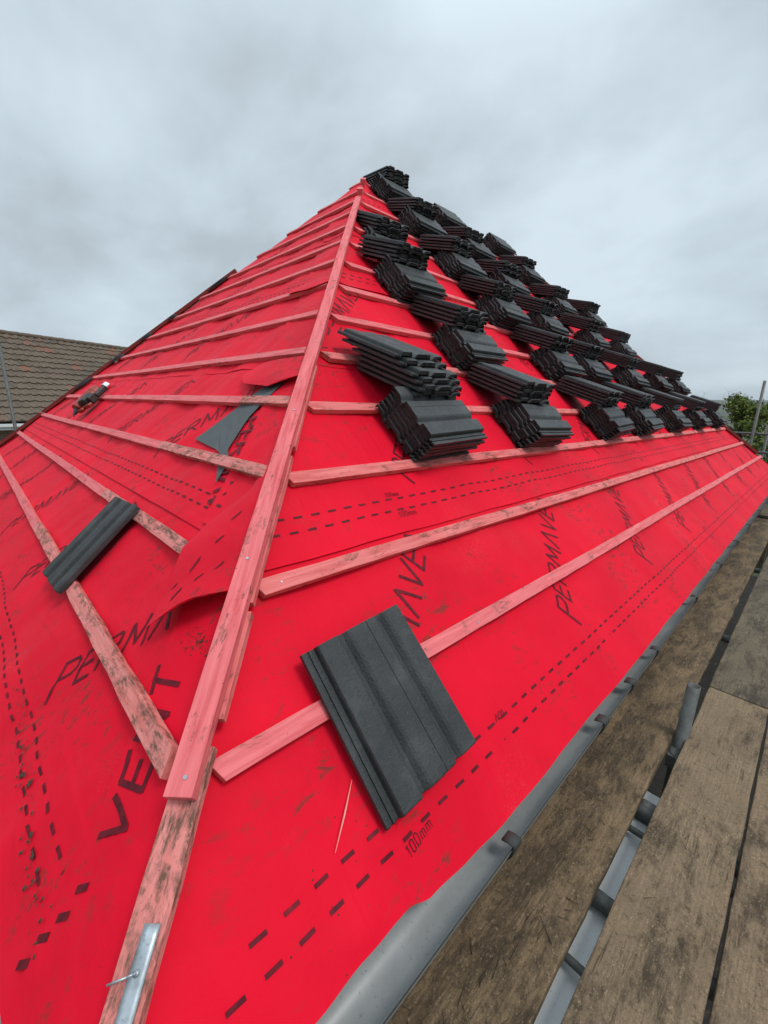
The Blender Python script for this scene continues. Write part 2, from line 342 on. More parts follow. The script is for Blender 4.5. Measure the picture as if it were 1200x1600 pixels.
def sheet(side, k, far=False):
    laps = LAPS_R if side == 'R' else LAPS_L
    s0 = laps[k]; s1 = min(APEX - 0.02, (laps[k + 1] + 0.16) if k + 1 < len(laps) else APEX - 0.02)
    tot = LEN if side == 'R' else WID
    step = 0.02 if k < 2 else 0.035
    nv = max(6, int((s1 - s0) / step)); nu = int(tot / (0.022 if k < 2 else 0.04))
    def fn(u, v):
        s = s0 + (s1 - s0) * v
        if side == 'R':
            a0 = s * c; a1 = LEN - s * c
            uu = u ** 1.6 if k < 2 else u ** 1.2                                          # denser near the camera
            a = a0 + (a1 - a0) * uu
            ss = s
            if k == 0 and v < 0.2: ss = s + (eave_s(a) - s0) * (1 - v / 0.2)
            return PR(a, ss, hm(side, a, s, k))
        a0 = -s * c; a1 = -WID + s * c
        uu = u ** 1.6 if k < 2 else u ** 1.2
        a = a0 + (a1 - a0) * uu
        return PL(a, s, hm(side, a, s, k))
    root = grid_mesh('membrane_sheet', fn, nu, nv, M_RED, smooth=True)
    lab = ('red breathable membrane sheet, %s strip on the wide right slope' if side == 'R' else 'red breathable membrane sheet, %s strip on the left hip slope') % ORD[k]
    tag(root, lab, 'membrane', 'red membrane strips')
    sheets[(side, k)] = root
for k in range(6): sheet('R', k); sheet('L', k)

# ---- printing on the sheets
GL = {
 'P': (0.62, [[(0.0, -0.25), (0.06, 1.0), (0.5, 1.0), (0.6, 0.86), (0.6, 0.62), (0.48, 0.48), (0.06, 0.46)]]),
 'E': (0.52, [[(0.52, 0.0), (0.0, 0.0), (0.0, 1.0), (0.52, 1.0)], [(0.0, 0.5), (0.42, 0.5)]]),
 'R': (0.60, [[(0.0, 0.0), (0.0, 1.0), (0.45, 1.0), (0.56, 0.88), (0.56, 0.64), (0.45, 0.5), (0.0, 0.5)], [(0.22, 0.5), (0.58, 0.0)]]),
 'M': (0.74, [[(0.0, 0.0), (0.10, 1.0), (0.37, 0.25), (0.64, 1.0), (0.74, 0.0)]]),
 'A': (0.58, [[(0.0, 0.0), (0.30, 1.06), (0.62, 0.0)]]),
 'V': (0.58, [[(0.0, 1.0), (0.28, 0.0), (0.60, 1.0)]]),
 'N': (0.60, [[(0.0, 0.0), (0.0, 1.0), (0.56, 0.0), (0.56, 1.0)]]),
 'T': (0.55, [[(0.0, 1.0), (0.62, 1.0)], [(0.31, 1.0), (0.31, 0.0)]]),
 '1': (0.3, [[(0.0, 0.8), (0.16, 1.0), (0.16, 0.0)]]),
 '0': (0.55, [[(0.0, 0.15), (0.0, 0.85), (0.12, 1.0), (0.38, 1.0), (0.5, 0.85), (0.5, 0.15), (0.38, 0.0), (0.12, 0.0), (0.0, 0.15)]]),
 '5': (0.55, [[(0.5, 1.0), (0.05, 1.0), (0.05, 0.55), (0.4, 0.58), (0.5, 0.42), (0.5, 0.14), (0.36, 0.0), (0.0, 0.0)]]),
 'm': (0.75, [[(0.0, 0.0), (0.0, 0.65)], [(0.0, 0.6), (0.3, 0.65), (0.34, 0.5), (0.34, 0.0)], [(0.34, 0.6), (0.62, 0.65), (0.68, 0.5), (0.68, 0.0)]]),
}
class Ink:
    """prints laid on a surface f(a, s) -> point just above the membrane"""
    def __init__(s, f): s.f = f; s.mb = MB()
    def quad(s, p, q, wd):
        (ax, ay), (bx, by) = p, q; L_ = math.hypot(bx - ax, by - ay)
        if L_ < 1e-6: return
        nx, ny = -(by - ay) / L_ * wd / 2, (bx - ax) / L_ * wd / 2; n = max(1, int(L_ / 0.012))
        vs = []
        for i in range(n + 1):
            t_ = i / n; x = ax + (bx - ax) * t_; y = ay + (by - ay) * t_
            vs += [s.f(x + nx, y + ny), s.f(x, y), s.f(x - nx, y - ny)]
        fs = []
        for i in range(n):
            fs += [(3*i, 3*i+1, 3*i+4, 3*i+3), (3*i+1, 3*i+2, 3*i+5, 3*i+4)]
        s.mb.add(vs, fs)
    def text(s, txt, a, sl, ang, H=0.095, wd=0.0115, shear=0.25, gap=0.27, keep=None, XS=1.3):
        d = (math.cos(ang), math.sin(ang)); n = (-d[1], d[0]); x = 0.0
        for ch in txt:
            w_, strokes = GL[ch]
            for st in strokes:
                px_ = XS; pts = [(a + ((x + px * px_ + shear * py) * d[0] + py * n[0]) * H, sl + ((x + px * px_ + shear * py) * d[1] + py * n[1]) * H) for px, py in st]
                for p, q in zip(pts, pts[1:]):
                    e_ = wd * 0.35 / max(1e-6, math.dist(p, q)); q2 = (q[0] + (q[0] - p[0]) * e_, q[1] + (q[1] - p[1]) * e_)
                    if keep is None or (keep(*p) and keep(*q2)): s.quad(p, q2, wd)
            x += w_ * XS + gap
    def dashes(s, a0, a1, sl, L_=0.033, gap=0.035, wd=0.0082):
        a = a0
        while a < a1:
            s.quad((a, sl), (min(a + L_, a1), sl), wd); a += L_ + gap
    def build(s, parent, name='printed_marking'):
        if not s.mb.v: return
        me = parent.data; n0 = len(me.vertices)
        vs = [tuple(v.co) for v in me.vertices] + s.mb.v; fs = [tuple(p.vertices) for p in me.polygons]; nf = len(fs); fs += [tuple(n0 + i for i in f) for f in s.mb.f]
        old = [p.material_index for p in me.polygons]; mats = list(me.materials); me.clear_geometry(); me.from_pydata(vs, [], fs); me.materials.clear()
        for m_ in [x for x in mats if x is not M_INK] + [M_INK]: me.materials.append(m_)
        for i, p in enumerate(me.polygons): p.use_smooth = True; p.material_index = 1 if i >= nf else old[i]
        me.update()
def ink_R(k): return Ink(lambda a, s: PR(a, s, hm('R', a, s, k) + 0.0016))
def ink_L(k): return Ink(lambda a, s: PL(a, s, hm('L', a, s, k) + 0.0016))
A45 = R(47)
ITEXT = 'PERMAVENT'
for k in range(6):
    ik = ink_R(k); s0 = LAPS_R[k]; top = (LAPS_R + [APEX])[k + 1] - 0.01
    lo = lambda a, s: (a - s * c > 0.03) and (LEN - s * c - a > 0.03) and s < top
    y = {0: 0.74, 1: 0.33}.get(k, 0.5 + (k * 0.37) % 1.0)
    a = y if k != 2 else 1.50
    while a < LEN:
        ik.text(ITEXT, a, s0 + 0.225, A45, keep=lo); a += 1.045
    ymax = LEN - s0 * c - 0.15
    sA, sB = s0 + 0.10, s0 + 0.152
    ik.dashes(max(sA * c + 0.05, 0.22), ymax, sA); ik.dashes(max(sB * c + 0.05, 0.28), ymax, sB)
    for yy in (0.627 if k == 0 else 1.20, 4.2, 7.8):
        ik.text('100mm', yy, sA - 0.034, R(6) if k == 0 else 0, H=0.023, wd=0.0026, keep=lo, XS=1.0, gap=0.3, shear=0.05); ik.text('150mm', yy - 0.01, sB + 0.012, 0, H=0.018, wd=0.0024, keep=lo, XS=1.0, gap=0.3, shear=0.05)
    if k == 0: ik.text('A01', 1.07, 0.06, R(0), H=0.018, wd=0.0026)
    ik.build(sheets[('R', k)])
GLx = GL
for k in range(6):
    ik = ink_L(k); s0 = LAPS_L[k]; top = (LAPS_L + [APEX])[k + 1] - 0.01
    lo = lambda a, s: (-a - s * c > 0.03) and (WID + a - s * c > 0.03) and s < top
    a = {0: -1.02, 1: -1.0 - 0.93}.get(k, -1.4 - (k * 0.31) % 1.0 - (s0 * c))
    while a > -WID:
        ik.text(ITEXT, a, s0 + 0.215, R(50), keep=lo); a -= 1.045
    sA, sB = s0 + 0.10, s0 + 0.152
    a0 = -WID + s0 * c + 0.2; a1 = -max(0, sA) * c - (0.42 if k == 0 else 0.35)
    if k == 1: a1 = -1.02
    ik.dashes(a0, a1, sA - 0.02 if k == 1 else sA); ik.dashes(a0, a1, sB - 0.02 if k == 1 else sB)
    ik.build(sheets[('L', k)])

# ---- right-hand sheets turned over the hip on to the left slope
def over_hip(k, s0, s1, reach, base, amp=0.02, edge_lift=0.004):
    laps = LAPS_R
    def h_at(x, s): return hm('L', x, s) + base
    def fn(u, v):
        s = s0 + (s1 - s0) * v
        w_ = reach(s) + amp * noise.noise(Vector((s * 3.0, k, 2.0)))
        x = -s * c + 0.02 - u * w_
        lift = edge_lift * max(0, (u - 0.85) / 0.15)
        return PL(x, s, h_at(x, s) + lift)
    o = grid_mesh('hip_overlap', fn, 26, int((s1 - s0) / 0.02), M_RED, sheets[('R', k)], smooth=True)
    return Ink(lambda a, s: PL(a, s, h_at(a, s) + 0.0018)), o
ik, _ = over_hip(0, -0.14, 0.76, lambda s: 0.37 - 0.10 * max(0, s), 0.0045, edge_lift=0.0015)
ik.text('VENT', -0.322, 0.186, R(127), H=0.085, wd=0.013, XS=1.3, gap=0.34)
for (a, sl) in [(-0.34, 0.100), (-0.335, 0.055), (-0.345, 0.012), (-0.345, -0.03)]:
    ik.quad((a - 0.012, sl - 0.012), (a + 0.012, sl + 0.012), 0.013)
ik.build(sheets[('R', 0)])
# the same on the upper strips; irregular corner flaps seen by the left battens
def flap(k, rows, name='loose_flap', curl=0.03):
    """rows: list of (x_hip_side, s_hip_side, x_tip, s_tip, h_hip, h_tip)"""
    n = 24; m = 20
    def at(u, v):
        f = v * (len(rows) - 1); i = min(len(rows) - 2, int(f)); t_ = f - i; t2 = t_ * t_ * (3 - 2 * t_)
        r0, r1 = rows[i], rows[i + 1]; q = [a * (1 - t2) + b * t2 for a, b in zip(r0, r1)]
        x = q[0] + (q[2] - q[0]) * u; s = q[1] + (q[3] - q[1]) * u
        h = q[4] + (q[5] - q[4]) * u + curl * 0.35 * math.sin(math.pi * u) + 0.004 * noise.noise(Vector((x * 6, s * 6, 1)))
        return x, s, h
    def fn(u, v):
        x, s, h = at(u, v); return PL(x, s, h)
    o = grid_mesh(name, fn, m, n, M_RED, sheets[('R', k)], smooth=True)
    return at, o
at1, fo = flap(1, [(-0.50, 0.675, -0.515, 0.668, 0.010, 0.026), (-0.50, 0.69, -0.62, 0.58, 0.012, 0.048), (-0.52, 0.72, -0.70, 0.475, 0.010, 0.036),
         (-0.56, 0.78, -0.81, 0.56, 0.005, 0.002), (-0.62, 0.86, -0.92, 0.69, 0.003, 0.006), (-0.69, 0.95, -0.93, 0.80, 0.0, -0.008), (-0.75, 1.03, -0.86, 0.97, -0.004, -0.014), (-0.86, 1.18, -0.93, 1.14, -0.01, -0.016)])
def on_flap(u, v):
    x, s, h = at1(u, v); return PL(x, s, h + 0.002)
ikf = Ink(on_flap)
for (u, v) in ((0.30, 0.46), (0.50, 0.42), (0.72, 0.385), (0.40, 0.56), (0.62, 0.50), (0.84, 0.45), (0.35, 0.68)):
    ikf.quad((u, v), (u + 0.085, v - 0.028), 0.011)
ikf.build(fo)
flap(2, [(-1.16, 1.55, -1.18, 1.545, 0.0, 0.004), (-1.18, 1.57, -1.36, 1.475, 0.0, 0.012), (-1.2, 1.60, -1.62, 1.50, 0.0, 0.012), (-1.22, 1.64, -1.76, 1.57, 0.0, 0.004), (-1.26, 1.70, -1.70, 1.69, 0.0, -0.01)], curl=0.015)
flap(3, [(-1.84, 2.46, -1.86, 2.455, 0.0, 0.004), (-1.86, 2.48, -2.05, 2.42, 0.0, 0.012), (-1.88, 2.52, -2.3, 2.44, 0.0, 0.010), (-1.92, 2.58, -2.35, 2.52, 0.0, 0.0)], curl=0.015)
# hip overlap of strip two, reaching the grey patch, with the print that runs down it
ik, _ = over_hip(1, 0.80, 1.62, lambda s: 0.42 - 0.20 * (s - 0.8), 0.005)
ik.text('PERMAV', -1.335, 1.29, R(-58), H=0.085, wd=0.012)
ik.build(sheets[('R', 1)])
for k, (sa, sb) in ((2, (1.70, 2.45)), (3, (2.55, 3.30)), (4, (3.40, 4.10))):
    ik, _ = over_hip(k, sa, sb, lambda s: 0.40, 0.005); ik.build(sheets[('R', k)])

# grey underlay showing through a tear on the left slope
def patch():
    pts = [(-1.66, 1.135), (-1.57, 1.30), (-1.44, 1.56), (-1.30, 1.56), (-1.33, 1.30), (-1.26, 1.12), (-1.13, 0.955), (-1.17, 1.06), (-1.36, 1.10)]
    bm = bmesh.new(); vs = [bm.verts.new(PL(x, s, -0.0125)) for x, s in pts]; bm.faces.new(vs)
    bmesh.ops.triangulate(bm, faces=bm.faces[:])
    bmesh.ops.subdivide_edges(bm, edges=bm.edges[:], cuts=3, use_grid_fill=True)
    for v in bm.verts:
        x = v.co.x; s = (v.co.y * c + v.co.z * s_); v.co = PL(x, s, hm('L', x, s) + 0.0095)
    me = bpy.data.meshes.new('grey_underlay'); bm.to_mesh(me); bm.free(); me.materials.append(M_PATCH)
    o = bpy.data.objects.new('grey_underlay', me); col.objects.link(o); me.update()
    tag(o, 'dark grey pointed underlay scrap by the third and fourth battens of the left slope', 'underlay')
    md = o.modifiers.new('t', 'SOLIDIFY'); md.thickness = 0.001; md.offset = -1
patch()
# near-black strips painted as the shade where sheets gape along the far left hip
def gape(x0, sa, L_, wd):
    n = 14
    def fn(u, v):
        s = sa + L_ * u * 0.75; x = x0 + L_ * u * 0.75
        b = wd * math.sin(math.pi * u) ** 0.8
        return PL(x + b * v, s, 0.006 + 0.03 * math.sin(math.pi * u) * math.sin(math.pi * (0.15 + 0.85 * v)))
    o = grid_mesh('gape_shade', fn, n, 5, M_GAPE_SHADE, sheets[('L', min(5, max(i for i, l in enumerate(LAPS_L) if sa >= l)))], smooth=True)
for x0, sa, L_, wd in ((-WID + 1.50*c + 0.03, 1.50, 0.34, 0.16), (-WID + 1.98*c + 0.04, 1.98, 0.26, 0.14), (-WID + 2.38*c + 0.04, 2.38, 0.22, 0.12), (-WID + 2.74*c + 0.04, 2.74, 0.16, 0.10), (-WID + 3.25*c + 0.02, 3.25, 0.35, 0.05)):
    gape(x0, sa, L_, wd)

# rear slopes (never faced by the photograph, but the roof is whole)
def back_slopes():
    m = MB(); z = -0.03
    A = Vector((0, 0, 0)); B = Vector((0, LEN, 0)); C_ = Vector((-WID, LEN, 0)); D = Vector((-WID, 0, 0))
    E1 = Vector((-WID / 2, WID / 2, APEX * s_)); E2 = Vector((-WID / 2, LEN - WID / 2, APEX * s_))
    off = Vector((0, 0, -0.07))
    for tri in ((B, C_, E2), (C_, D, E1, E2)): m.add([p + off * 0.5 for p in tri], [tuple(range(len(tri)))])
    o = m.build('membrane_sheet', M_RED); tag(o, 'red breathable membrane covering the hidden rear slopes of the roof', 'membrane')
    d = MB(); off2 = Vector((0, 0, -0.14))
    for tri in ((A, B, E2, E1), (D, A, E1), (B, C_, E2), (C_, D, E1, E2)): d.add([p + off2 for p in tri], [tuple(range(len(tri)))])
    return d
deck = back_slopes()

# ------------------------------------------------------------------ battens
def batten(name, P0, P1, nrm, wd, th, material, cut0=0.0, cut1=0.0, bevel=0.0015, seg=True, seed=None, parent=None, rag=0.0008):
    """length along local X from P0 to P1; the batten's top face lies in P0/P1, its upper edge on the line"""
    P0 = Vector(P0); P1 = Vector(P1); X = (P1 - P0); Ln = X.length; X.normalize(); Z = (nrm - X * nrm.dot(X)).normalized(); Y = Z.cross(X)
    n = max(2, int(Ln / 0.10)) if seg else 1
    rnd = random.Random(seed if seed is not None else hash((round(P0.x, 3), round(P1.y, 3), round(P0.z, 3))))
    vs = []
    for i in range(n + 1):
        x = Ln * i / n
        for (yy, zz) in ((-wd/2, -th), (wd/2, -th), (wd/2, 0), (-wd/2, 0)):
            xx = x
            if i == 0: xx += cut0 * (yy / wd)
            if i == n: xx += cut1 * (yy / wd)
            j = rag if 0 < i < n else 0
            vs.append((xx, yy + rnd.uniform(-j, j) + 0.0015 * math.sin(x * 2.1 + rnd.random() * 0.2), zz + rnd.uniform(-j, j) * 0.6))
    fs = [(3, 2, 1, 0), (n*4, n*4+1, n*4+2, n*4+3)]
    for i in range(n):
        for q in range(4):
            a = i*4 + q; b = i*4 + (q+1) % 4; fs.append((a, b, b+4, a+4))
    m = MB(); m.add(vs, fs)
    M = Matrix(((X.x, Y.x, Z.x, P0.x), (X.y, Y.y, Z.y, P0.y), (X.z, Y.z, Z.z, P0.z), (0, 0, 0, 1)))
    o = m.build(name, material, parent, M=M, bevel=bevel)
    return o
ORDN = ['lowest', 'second', 'third', 'fourth', 'fifth', 'sixth', 'seventh', 'eighth', 'ninth', 'tenth', 'eleventh', 'twelfth', 'thirteenth', 'fourteenth']
NB = 14
nails = MB()
for k in range(1, NB + 1):
    s = SR(k); sc_ = s - 0.024
    if s > APEX - 0.05: break
    y0 = s * c + (0.052 if k == 1 else 0.034 if k <= 4 else 0.05); y1 = LEN - s * c - 0.06 + (0.18 if k < 3 else 0.02)
    if k == 5: y0 += 0.01
    mt = M_PINK2 if k in (2, 3, 4, 5) else M_PINK
    o = batten('timber_batten', PR(y0, sc_, 0), PR(y1, sc_, 0), NR, 0.048, 0.025, mt, cut0=(-0.020 if k < 4 else -0.035), cut1=0.03)
    tag(o, 'pink timber batten across the right slope, %s up from the eaves' % ORDN[k-1], 'batten', 'battens on the right slope')
    # nail heads every rafter
    yy = math.ceil(y0 / 0.6) * 0.6 + 0.02
    while yy < min(y1, 6.0):
        p = PR(yy, sc_ + random.uniform(-.008, .008), 0); nm = MB(); nm.tube(p, p + NR * 0.0015, 0.0032, n=8); nm.build('nail_head', M_GALV, o, M=Matrix.Identity(4)); yy += 0.6
split = {1: -2.55, 2: -2.05, 3: -1.95, 4: -1.52}
for k in range(1, NB + 1):
    s = SL(k); sc_ = s - 0.024
    if s > APEX - 0.05: break
    x0 = -s * c - (0.055 if k != 2 else 0.36); x1 = -WID + s * c - (0.35 if k < 4 else 0.0)
    if k == 1: x0 = -0.335
    if k == 2: x0 = -0.90
    pieces = [(x0, x1, M_PINK)]
    if k in split: pieces = [(x0, split[k], M_DIRTY), (split[k] - 0.004, x1, M_PINK)]
    for j, (a, b, mt) in enumerate(pieces):
        o = batten('timber_batten', PL(b, sc_, 0), PL(a, sc_, 0), NL, 0.048, 0.025, mt, cut0=0.0 if j == 0 and len(pieces) > 1 else 0.02, cut1=(-0.030 if j == 0 else 0), rag=0.0022 if mt is M_DIRTY else 0.0008)
        if len(pieces) > 1:
            tag(o, ('weathered muddy batten length next to the hip, %s up on the left slope' if j == 0 else 'clean pink batten length on the left slope, %s up, running to far hip') % ORDN[k-1], 'batten', 'battens on the left slope')
        else:
            tag(o, 'pink timber batten across the left hip slope, %s up from the eaves' % ORDN[k-1], 'batten', 'battens on the left slope')

# hip battens
NH = (NR + NL).normalized(); HD = Vector((-c, c, s_)).normalized()
def HP(s, h): return Vector((-s * c, s * c, s * s_)) + NH * h
SO = HD.cross(NH) * (1 if HD.cross(NH).x > 0 else -1) * 0.011
hb = batten('hip_batten', HP(0.327, 0.036) + SO, HP(4.12, 0.036) + SO * 0.3, NH, 0.052, 0.030, M_PINK, seed=3)
tag(hb, 'long pink hip batten running up the corner between both slopes', 'hip batten', 'battens along the hip')
nm = MB()
for s in (0.352, 0.75, 1.3, 1.75, 2.3, 2.9):
    p = HP(s, 0.036) + SO + HD.cross(NH) * random.uniform(-.006, .006); nm = MB(); nm.tube(p, p + NH * 0.002, 0.004, n=10); nm.build('nail_head', M_GALV, hb, M=Matrix.Identity(4))
sideH = HD.cross(NH)   # towards the right slope
if sideH.x < 0: sideH = -sideH
lb = batten('hip_batten', HP(-0.35, 0.005) + SO * 1.5, HP(0.40, 0.005) + SO * 1.2, NH, 0.060, 0.025, M_DIRTY, seed=5, rag=0.002)
tag(lb, 'lower muddy hip batten under the long one, holding the metal strap', 'hip batten', 'battens along the hip')
for i, (sa, sb, o_, hh, lab) in enumerate(((0.44, 0.64, 0.020, 0.006, 'short timber packer beside the hip batten near the second right batten'),
        (0.66, 1.12, 0.015, 0.004, 'timber packer under the hip batten between second and third right battens'),
        (1.16, 1.62, 0.015, 0.004, 'timber packer under the hip batten between fourth and fifth right battens'))):
    o = batten('timber_packer', HP(sa, hh) + sideH * o_, HP(sb, hh) + sideH * o_, NH, 0.05, 0.024, M_PINK2, seed=20 + i, rag=0.002)
    tag(o, lab, 'packer', 'packers under the hip batten')
for s, lab in ((4.34, 'small square pink timber block at the hip above the long batten'), (4.72, 'topmost pink timber block at the hip below the peak stack')):
    o = batten('hip_block', HP(s, 0.046), HP(s + 0.07, 0.046), NH, 0.055, 0.05, M_PINK); tag(o, lab, 'timber block', 'blocks at the top of the hip')
# red stained laths up the far hips
def lath(PA, PB, nrm, lab, wd=0.05, th=0.04):
    o = batten('hip_lath', PA, PB, nrm, wd, th, M_REDWOOD); tag(o, lab, 'hip lath', 'dark red laths on the far hips'); return o
nF = (NL + Vector((-s_, 0, c))).normalized()
def FL(s, h): return Vector((-WID + s * c, s * c, s * s_)) + nF * h
for sa, sb, w_ in ((-0.1, 1.05, 'lowest'), (1.08, 2.05, 'second'), (2.08, 3.62, 'third')):
    lath(FL(sa, 0.022), FL(sb, 0.022), nF, 'dark red timber lath on the left far hip, %s length from the eaves' % w_)
nG = (NR + Vector((0, s_, c))).normalized()
def FR(s, h): return Vector((-s * c, LEN - s * c, s * s_)) + nG * h
for sa, sb, w_ in ((0.42, 1.55, 'lowest'), (1.8, 2.9, 'second'), (3.2, 4.3, 'third')):
    lath(FR(sa, 0.022), FR(sb, 0.022), nG, 'dark red timber lath on the right far hip, %s length from the eaves' % w_)

# galvanised hip iron with bent nail
def hip_iron():
    root = empty('hip_iron', HP(-0.2, 0.01)); tag(root, 'galvanised steel hip strap nailed to the lower end of the hip batten', 'hip iron')
    rb = MB(); X = HD; Z = NH; Y = sideH
    M = Matrix(((X.x, Y.x, Z.x, 0), (X.y, Y.y, Z.y, 0), (X.z, Y.z, Z.z, 0), (0, 0, 0, 1))); M.translation = HP(0.0, 0.0065) + SO * 1.6
    n = 26
    def fn(u, v):
        x = -0.20 + u * 0.445; y = -0.0125 + v * 0.025; z = 0.001 + 0.0022 * math.sin(u * 9) * (1 if u > 0.3 else 0.5) + 0.0005 * noise.noise(Vector((u*30, v*4, 0)))
        return M @ Vector((x, y + 0.004 * u, z))
    o = grid_mesh('strap', fn, n, 3, M_GALV, root, smooth=True, solid=0.003); o.matrix_parent_inverse = root.matrix_basis.inverted()
    nl = MB(); pts = [(0.192, 0.002, 0.0), (0.192, 0.002, 0.012), (0.189, -0.006, 0.015), (0.180, -0.032, 0.013)]
    for a, b in zip(pts, pts[1:]): nl.tube(M @ Vector(a), M @ Vector(b), 0.0017, n=10)
    nl.tube(M @ Vector((0.192, 0.002, 0.0035)), M @ Vector((0.192, 0.002, 0.0065)), 0.0045, n=12)
    o2 = nl.build('bent_nail', M_GALV, root, smooth=True); o2.matrix_parent_inverse = root.matrix_basis.inverted()
bpy.context.view_layer.update()
hip_iron()
# loose splinter
sp = MB()
a = PR(0.575, 0.175, -0.018); b = PR(0.475, 0.085, -0.016); mid = (a + b) / 2 + NR * 0.003
sp.tube(a, mid, 0.0004, 0.0019, n=5); sp.tube(mid, b, 0.0019, 0.0004, n=5)
tag(sp.build('wood_splinter', mk_wood('splinter_wood', (0.8, 0.42, 0.33), (0.7, 0.3, 0.25), 0.9, 2.0)), 'thin pale wood splinter lying on the red membrane below the loose tile', 'splinter')

# ------------------------------------------------------------------ tiles
PROF = [(0.000, 0.000), (0.011, 0.000), (0.0115, -0.004), (0.019, -0.004), (0.0195, 0.001), (0.026, 0.001), (0.0265, -0.004), (0.038, -0.004), (0.040, 0.011), (0.043, 0.0165),
        (0.050, 0.0160), (0.102, 0.0185), (0.106, 0.0165), (0.111, 0.002), (0.115, -0.002), (0.128, -0.002), (0.140, 0.0095), (0.148, 0.0140),
        (0.200, 0.0165), (0.201, 0.0140), (0.2025, 0.0165), (0.232, 0.0185), (0.236, 0.0165), (0.241, 0.002), (0.245, -0.002), (0.258, -0.002), (0.270, 0.0095), (0.278, 0.0140), (0.326, 0.0170), (0.331, 0.0100), (0.332, 0.002)]
def tile_mesh():
    m = MB(); W_, L_ = 0.332, 0.42
    top = [(x - W_/2, z) for x, z in PROF]
    bot = []
    for x, z in PROF:
        zz = z - 0.0195 if 0.04 < x < 0.325 else (-0.013 if x <= 0.04 else z - 0.010)
        bot.append((x - W_/2, min(zz, z - 0.004)))
    n = len(top)
    ys = [-L_/2, -L_/2 + 0.0015, -L_/2 + 0.004, -0.07, 0.07, L_/2 - 0.003, L_/2]
    drop = [0.0030, 0.0012, 0.0, 0.0, 0.0, 0.0, 0.0015]
    vt = [(x, y, z + 0.012 - d) for y, d in zip(ys, drop) for x, z in top]
    vb = [(x, y, z + 0.012) for y in ys for x, z in bot]
    T = len(ys)
    fs = []; 
    for j in range(T - 1):
        for i in range(n - 1):
            fs.append((j*n+i, j*n+i+1, (j+1)*n+i+1, (j+1)*n+i))
    m.add(vt, fs, 0)
    fb = []
    for j in range(T - 1):
        for i in range(n - 1): fb.append((j*n+i, (j+1)*n+i, (j+1)*n+i+1, j*n+i+1))
    m.add(vb, fb, 1)
    b = n * T
    def addf(f, mi): m.f.append(f); m.m.append(mi)
    for i in range(n - 1):
        addf((i, b+i, b+i+1, i+1), 1); q = (T-1)*n
        addf((q+i, q+i+1, b+q+i+1, b+q+i), 1)
    for j in range(T - 1):
        addf((j*n, (j+1)*n, b+(j+1)*n, b+j*n), 0); addf((j*n+n-1, b+j*n+n-1, b+(j+1)*n+n-1, (j+1)*n+n-1), 0)
    # nibs under the head
    for xx in (-0.09, 0.06): m.box((xx - 0.02, L_/2 - 0.022, -0.014), (xx + 0.02, L_/2 - 0.006, 0.012), mi=1)
    # nail hole near the head
    hv = [(-0.005 + 0.0034 * math.cos(a * math.pi / 5), L_/2 - 0.035 + 0.0034 * math.sin(a * math.pi / 5), 0.0251) for a in range(10)]
    m.add(hv, [tuple(range(10))], 2)
    me_o = m.build('concrete_tile', [M_TILE, M_CUT, M_HOLE])
    return me_o
proto = tile_mesh(); TM = proto.data
bpy.data.objects.remove(proto)
rowname = ['lowest row', 'second row', 'third row', 'fourth row', 'fifth row', 'top row']
cnt = ['first', 'second', 'third', 'fourth', 'fifth', 'sixth', 'seventh']
fromtop = ['top', 'second from top', 'third from top', 'fourth from top', 'fifth from top', 'sixth from top', 'seventh from top', 'eighth from top']
def frame(O, X, Y, Z):
    return Matrix(((X.x, Y.x, Z.x, O.x), (X.y, Y.y, Z.y, O.y), (X.z, Y.z, Z.z, O.z), (0, 0, 0, 1)))
YW = Vector((0, 1, 0)); UPS = Vector((-c, 0, s_))
NT = 0
def put_tile(M, label, group):
    global NT
    o = bpy.data.objects.new('concrete_tile', TM); col.objects.link(o); o.matrix_world = M
    tag(o, label, 'tile', group); NT += 1; return o
def stack(n, O, X, Y, Z, pitch, lab, group, jx=0.006, jy=0.011, slide=None, rot=0.022):
    """n tiles; O = centre of the bottom tile's underside, X across the tile, Y along it (towards its head)"""
    for i in range(n):
        a = random.uniform(-rot, rot); X2 = X * math.cos(a) + Y * math.sin(a); Y2 = Y * math.cos(a) - X * math.sin(a)
        sl = slide[i] if slide else (0, 0)
        P = O + Z * (pitch * i) + X * (random.uniform(-jx, jx) + sl[0]) + Y * (random.uniform(-jy, jy) + sl[1])
        put_tile(frame(P, X2, Y2, Z), lab % fromtop[n - 1 - i], group)
COLS = {0: [1.42, 2.39, 3.71, 4.62, 5.88, 7.14, 8.49], 1: [2.39, 3.75, 4.50, 5.76, 6.98, 8.05], 2: [2.32, 3.59, 4.48, 5.76, 6.88],
        3: [2.66, 3.57, 4.50, 5.80, 6.92], 4: [3.56, 4.50, 5.80], 5: [3.62, 4.55, 5.80]}
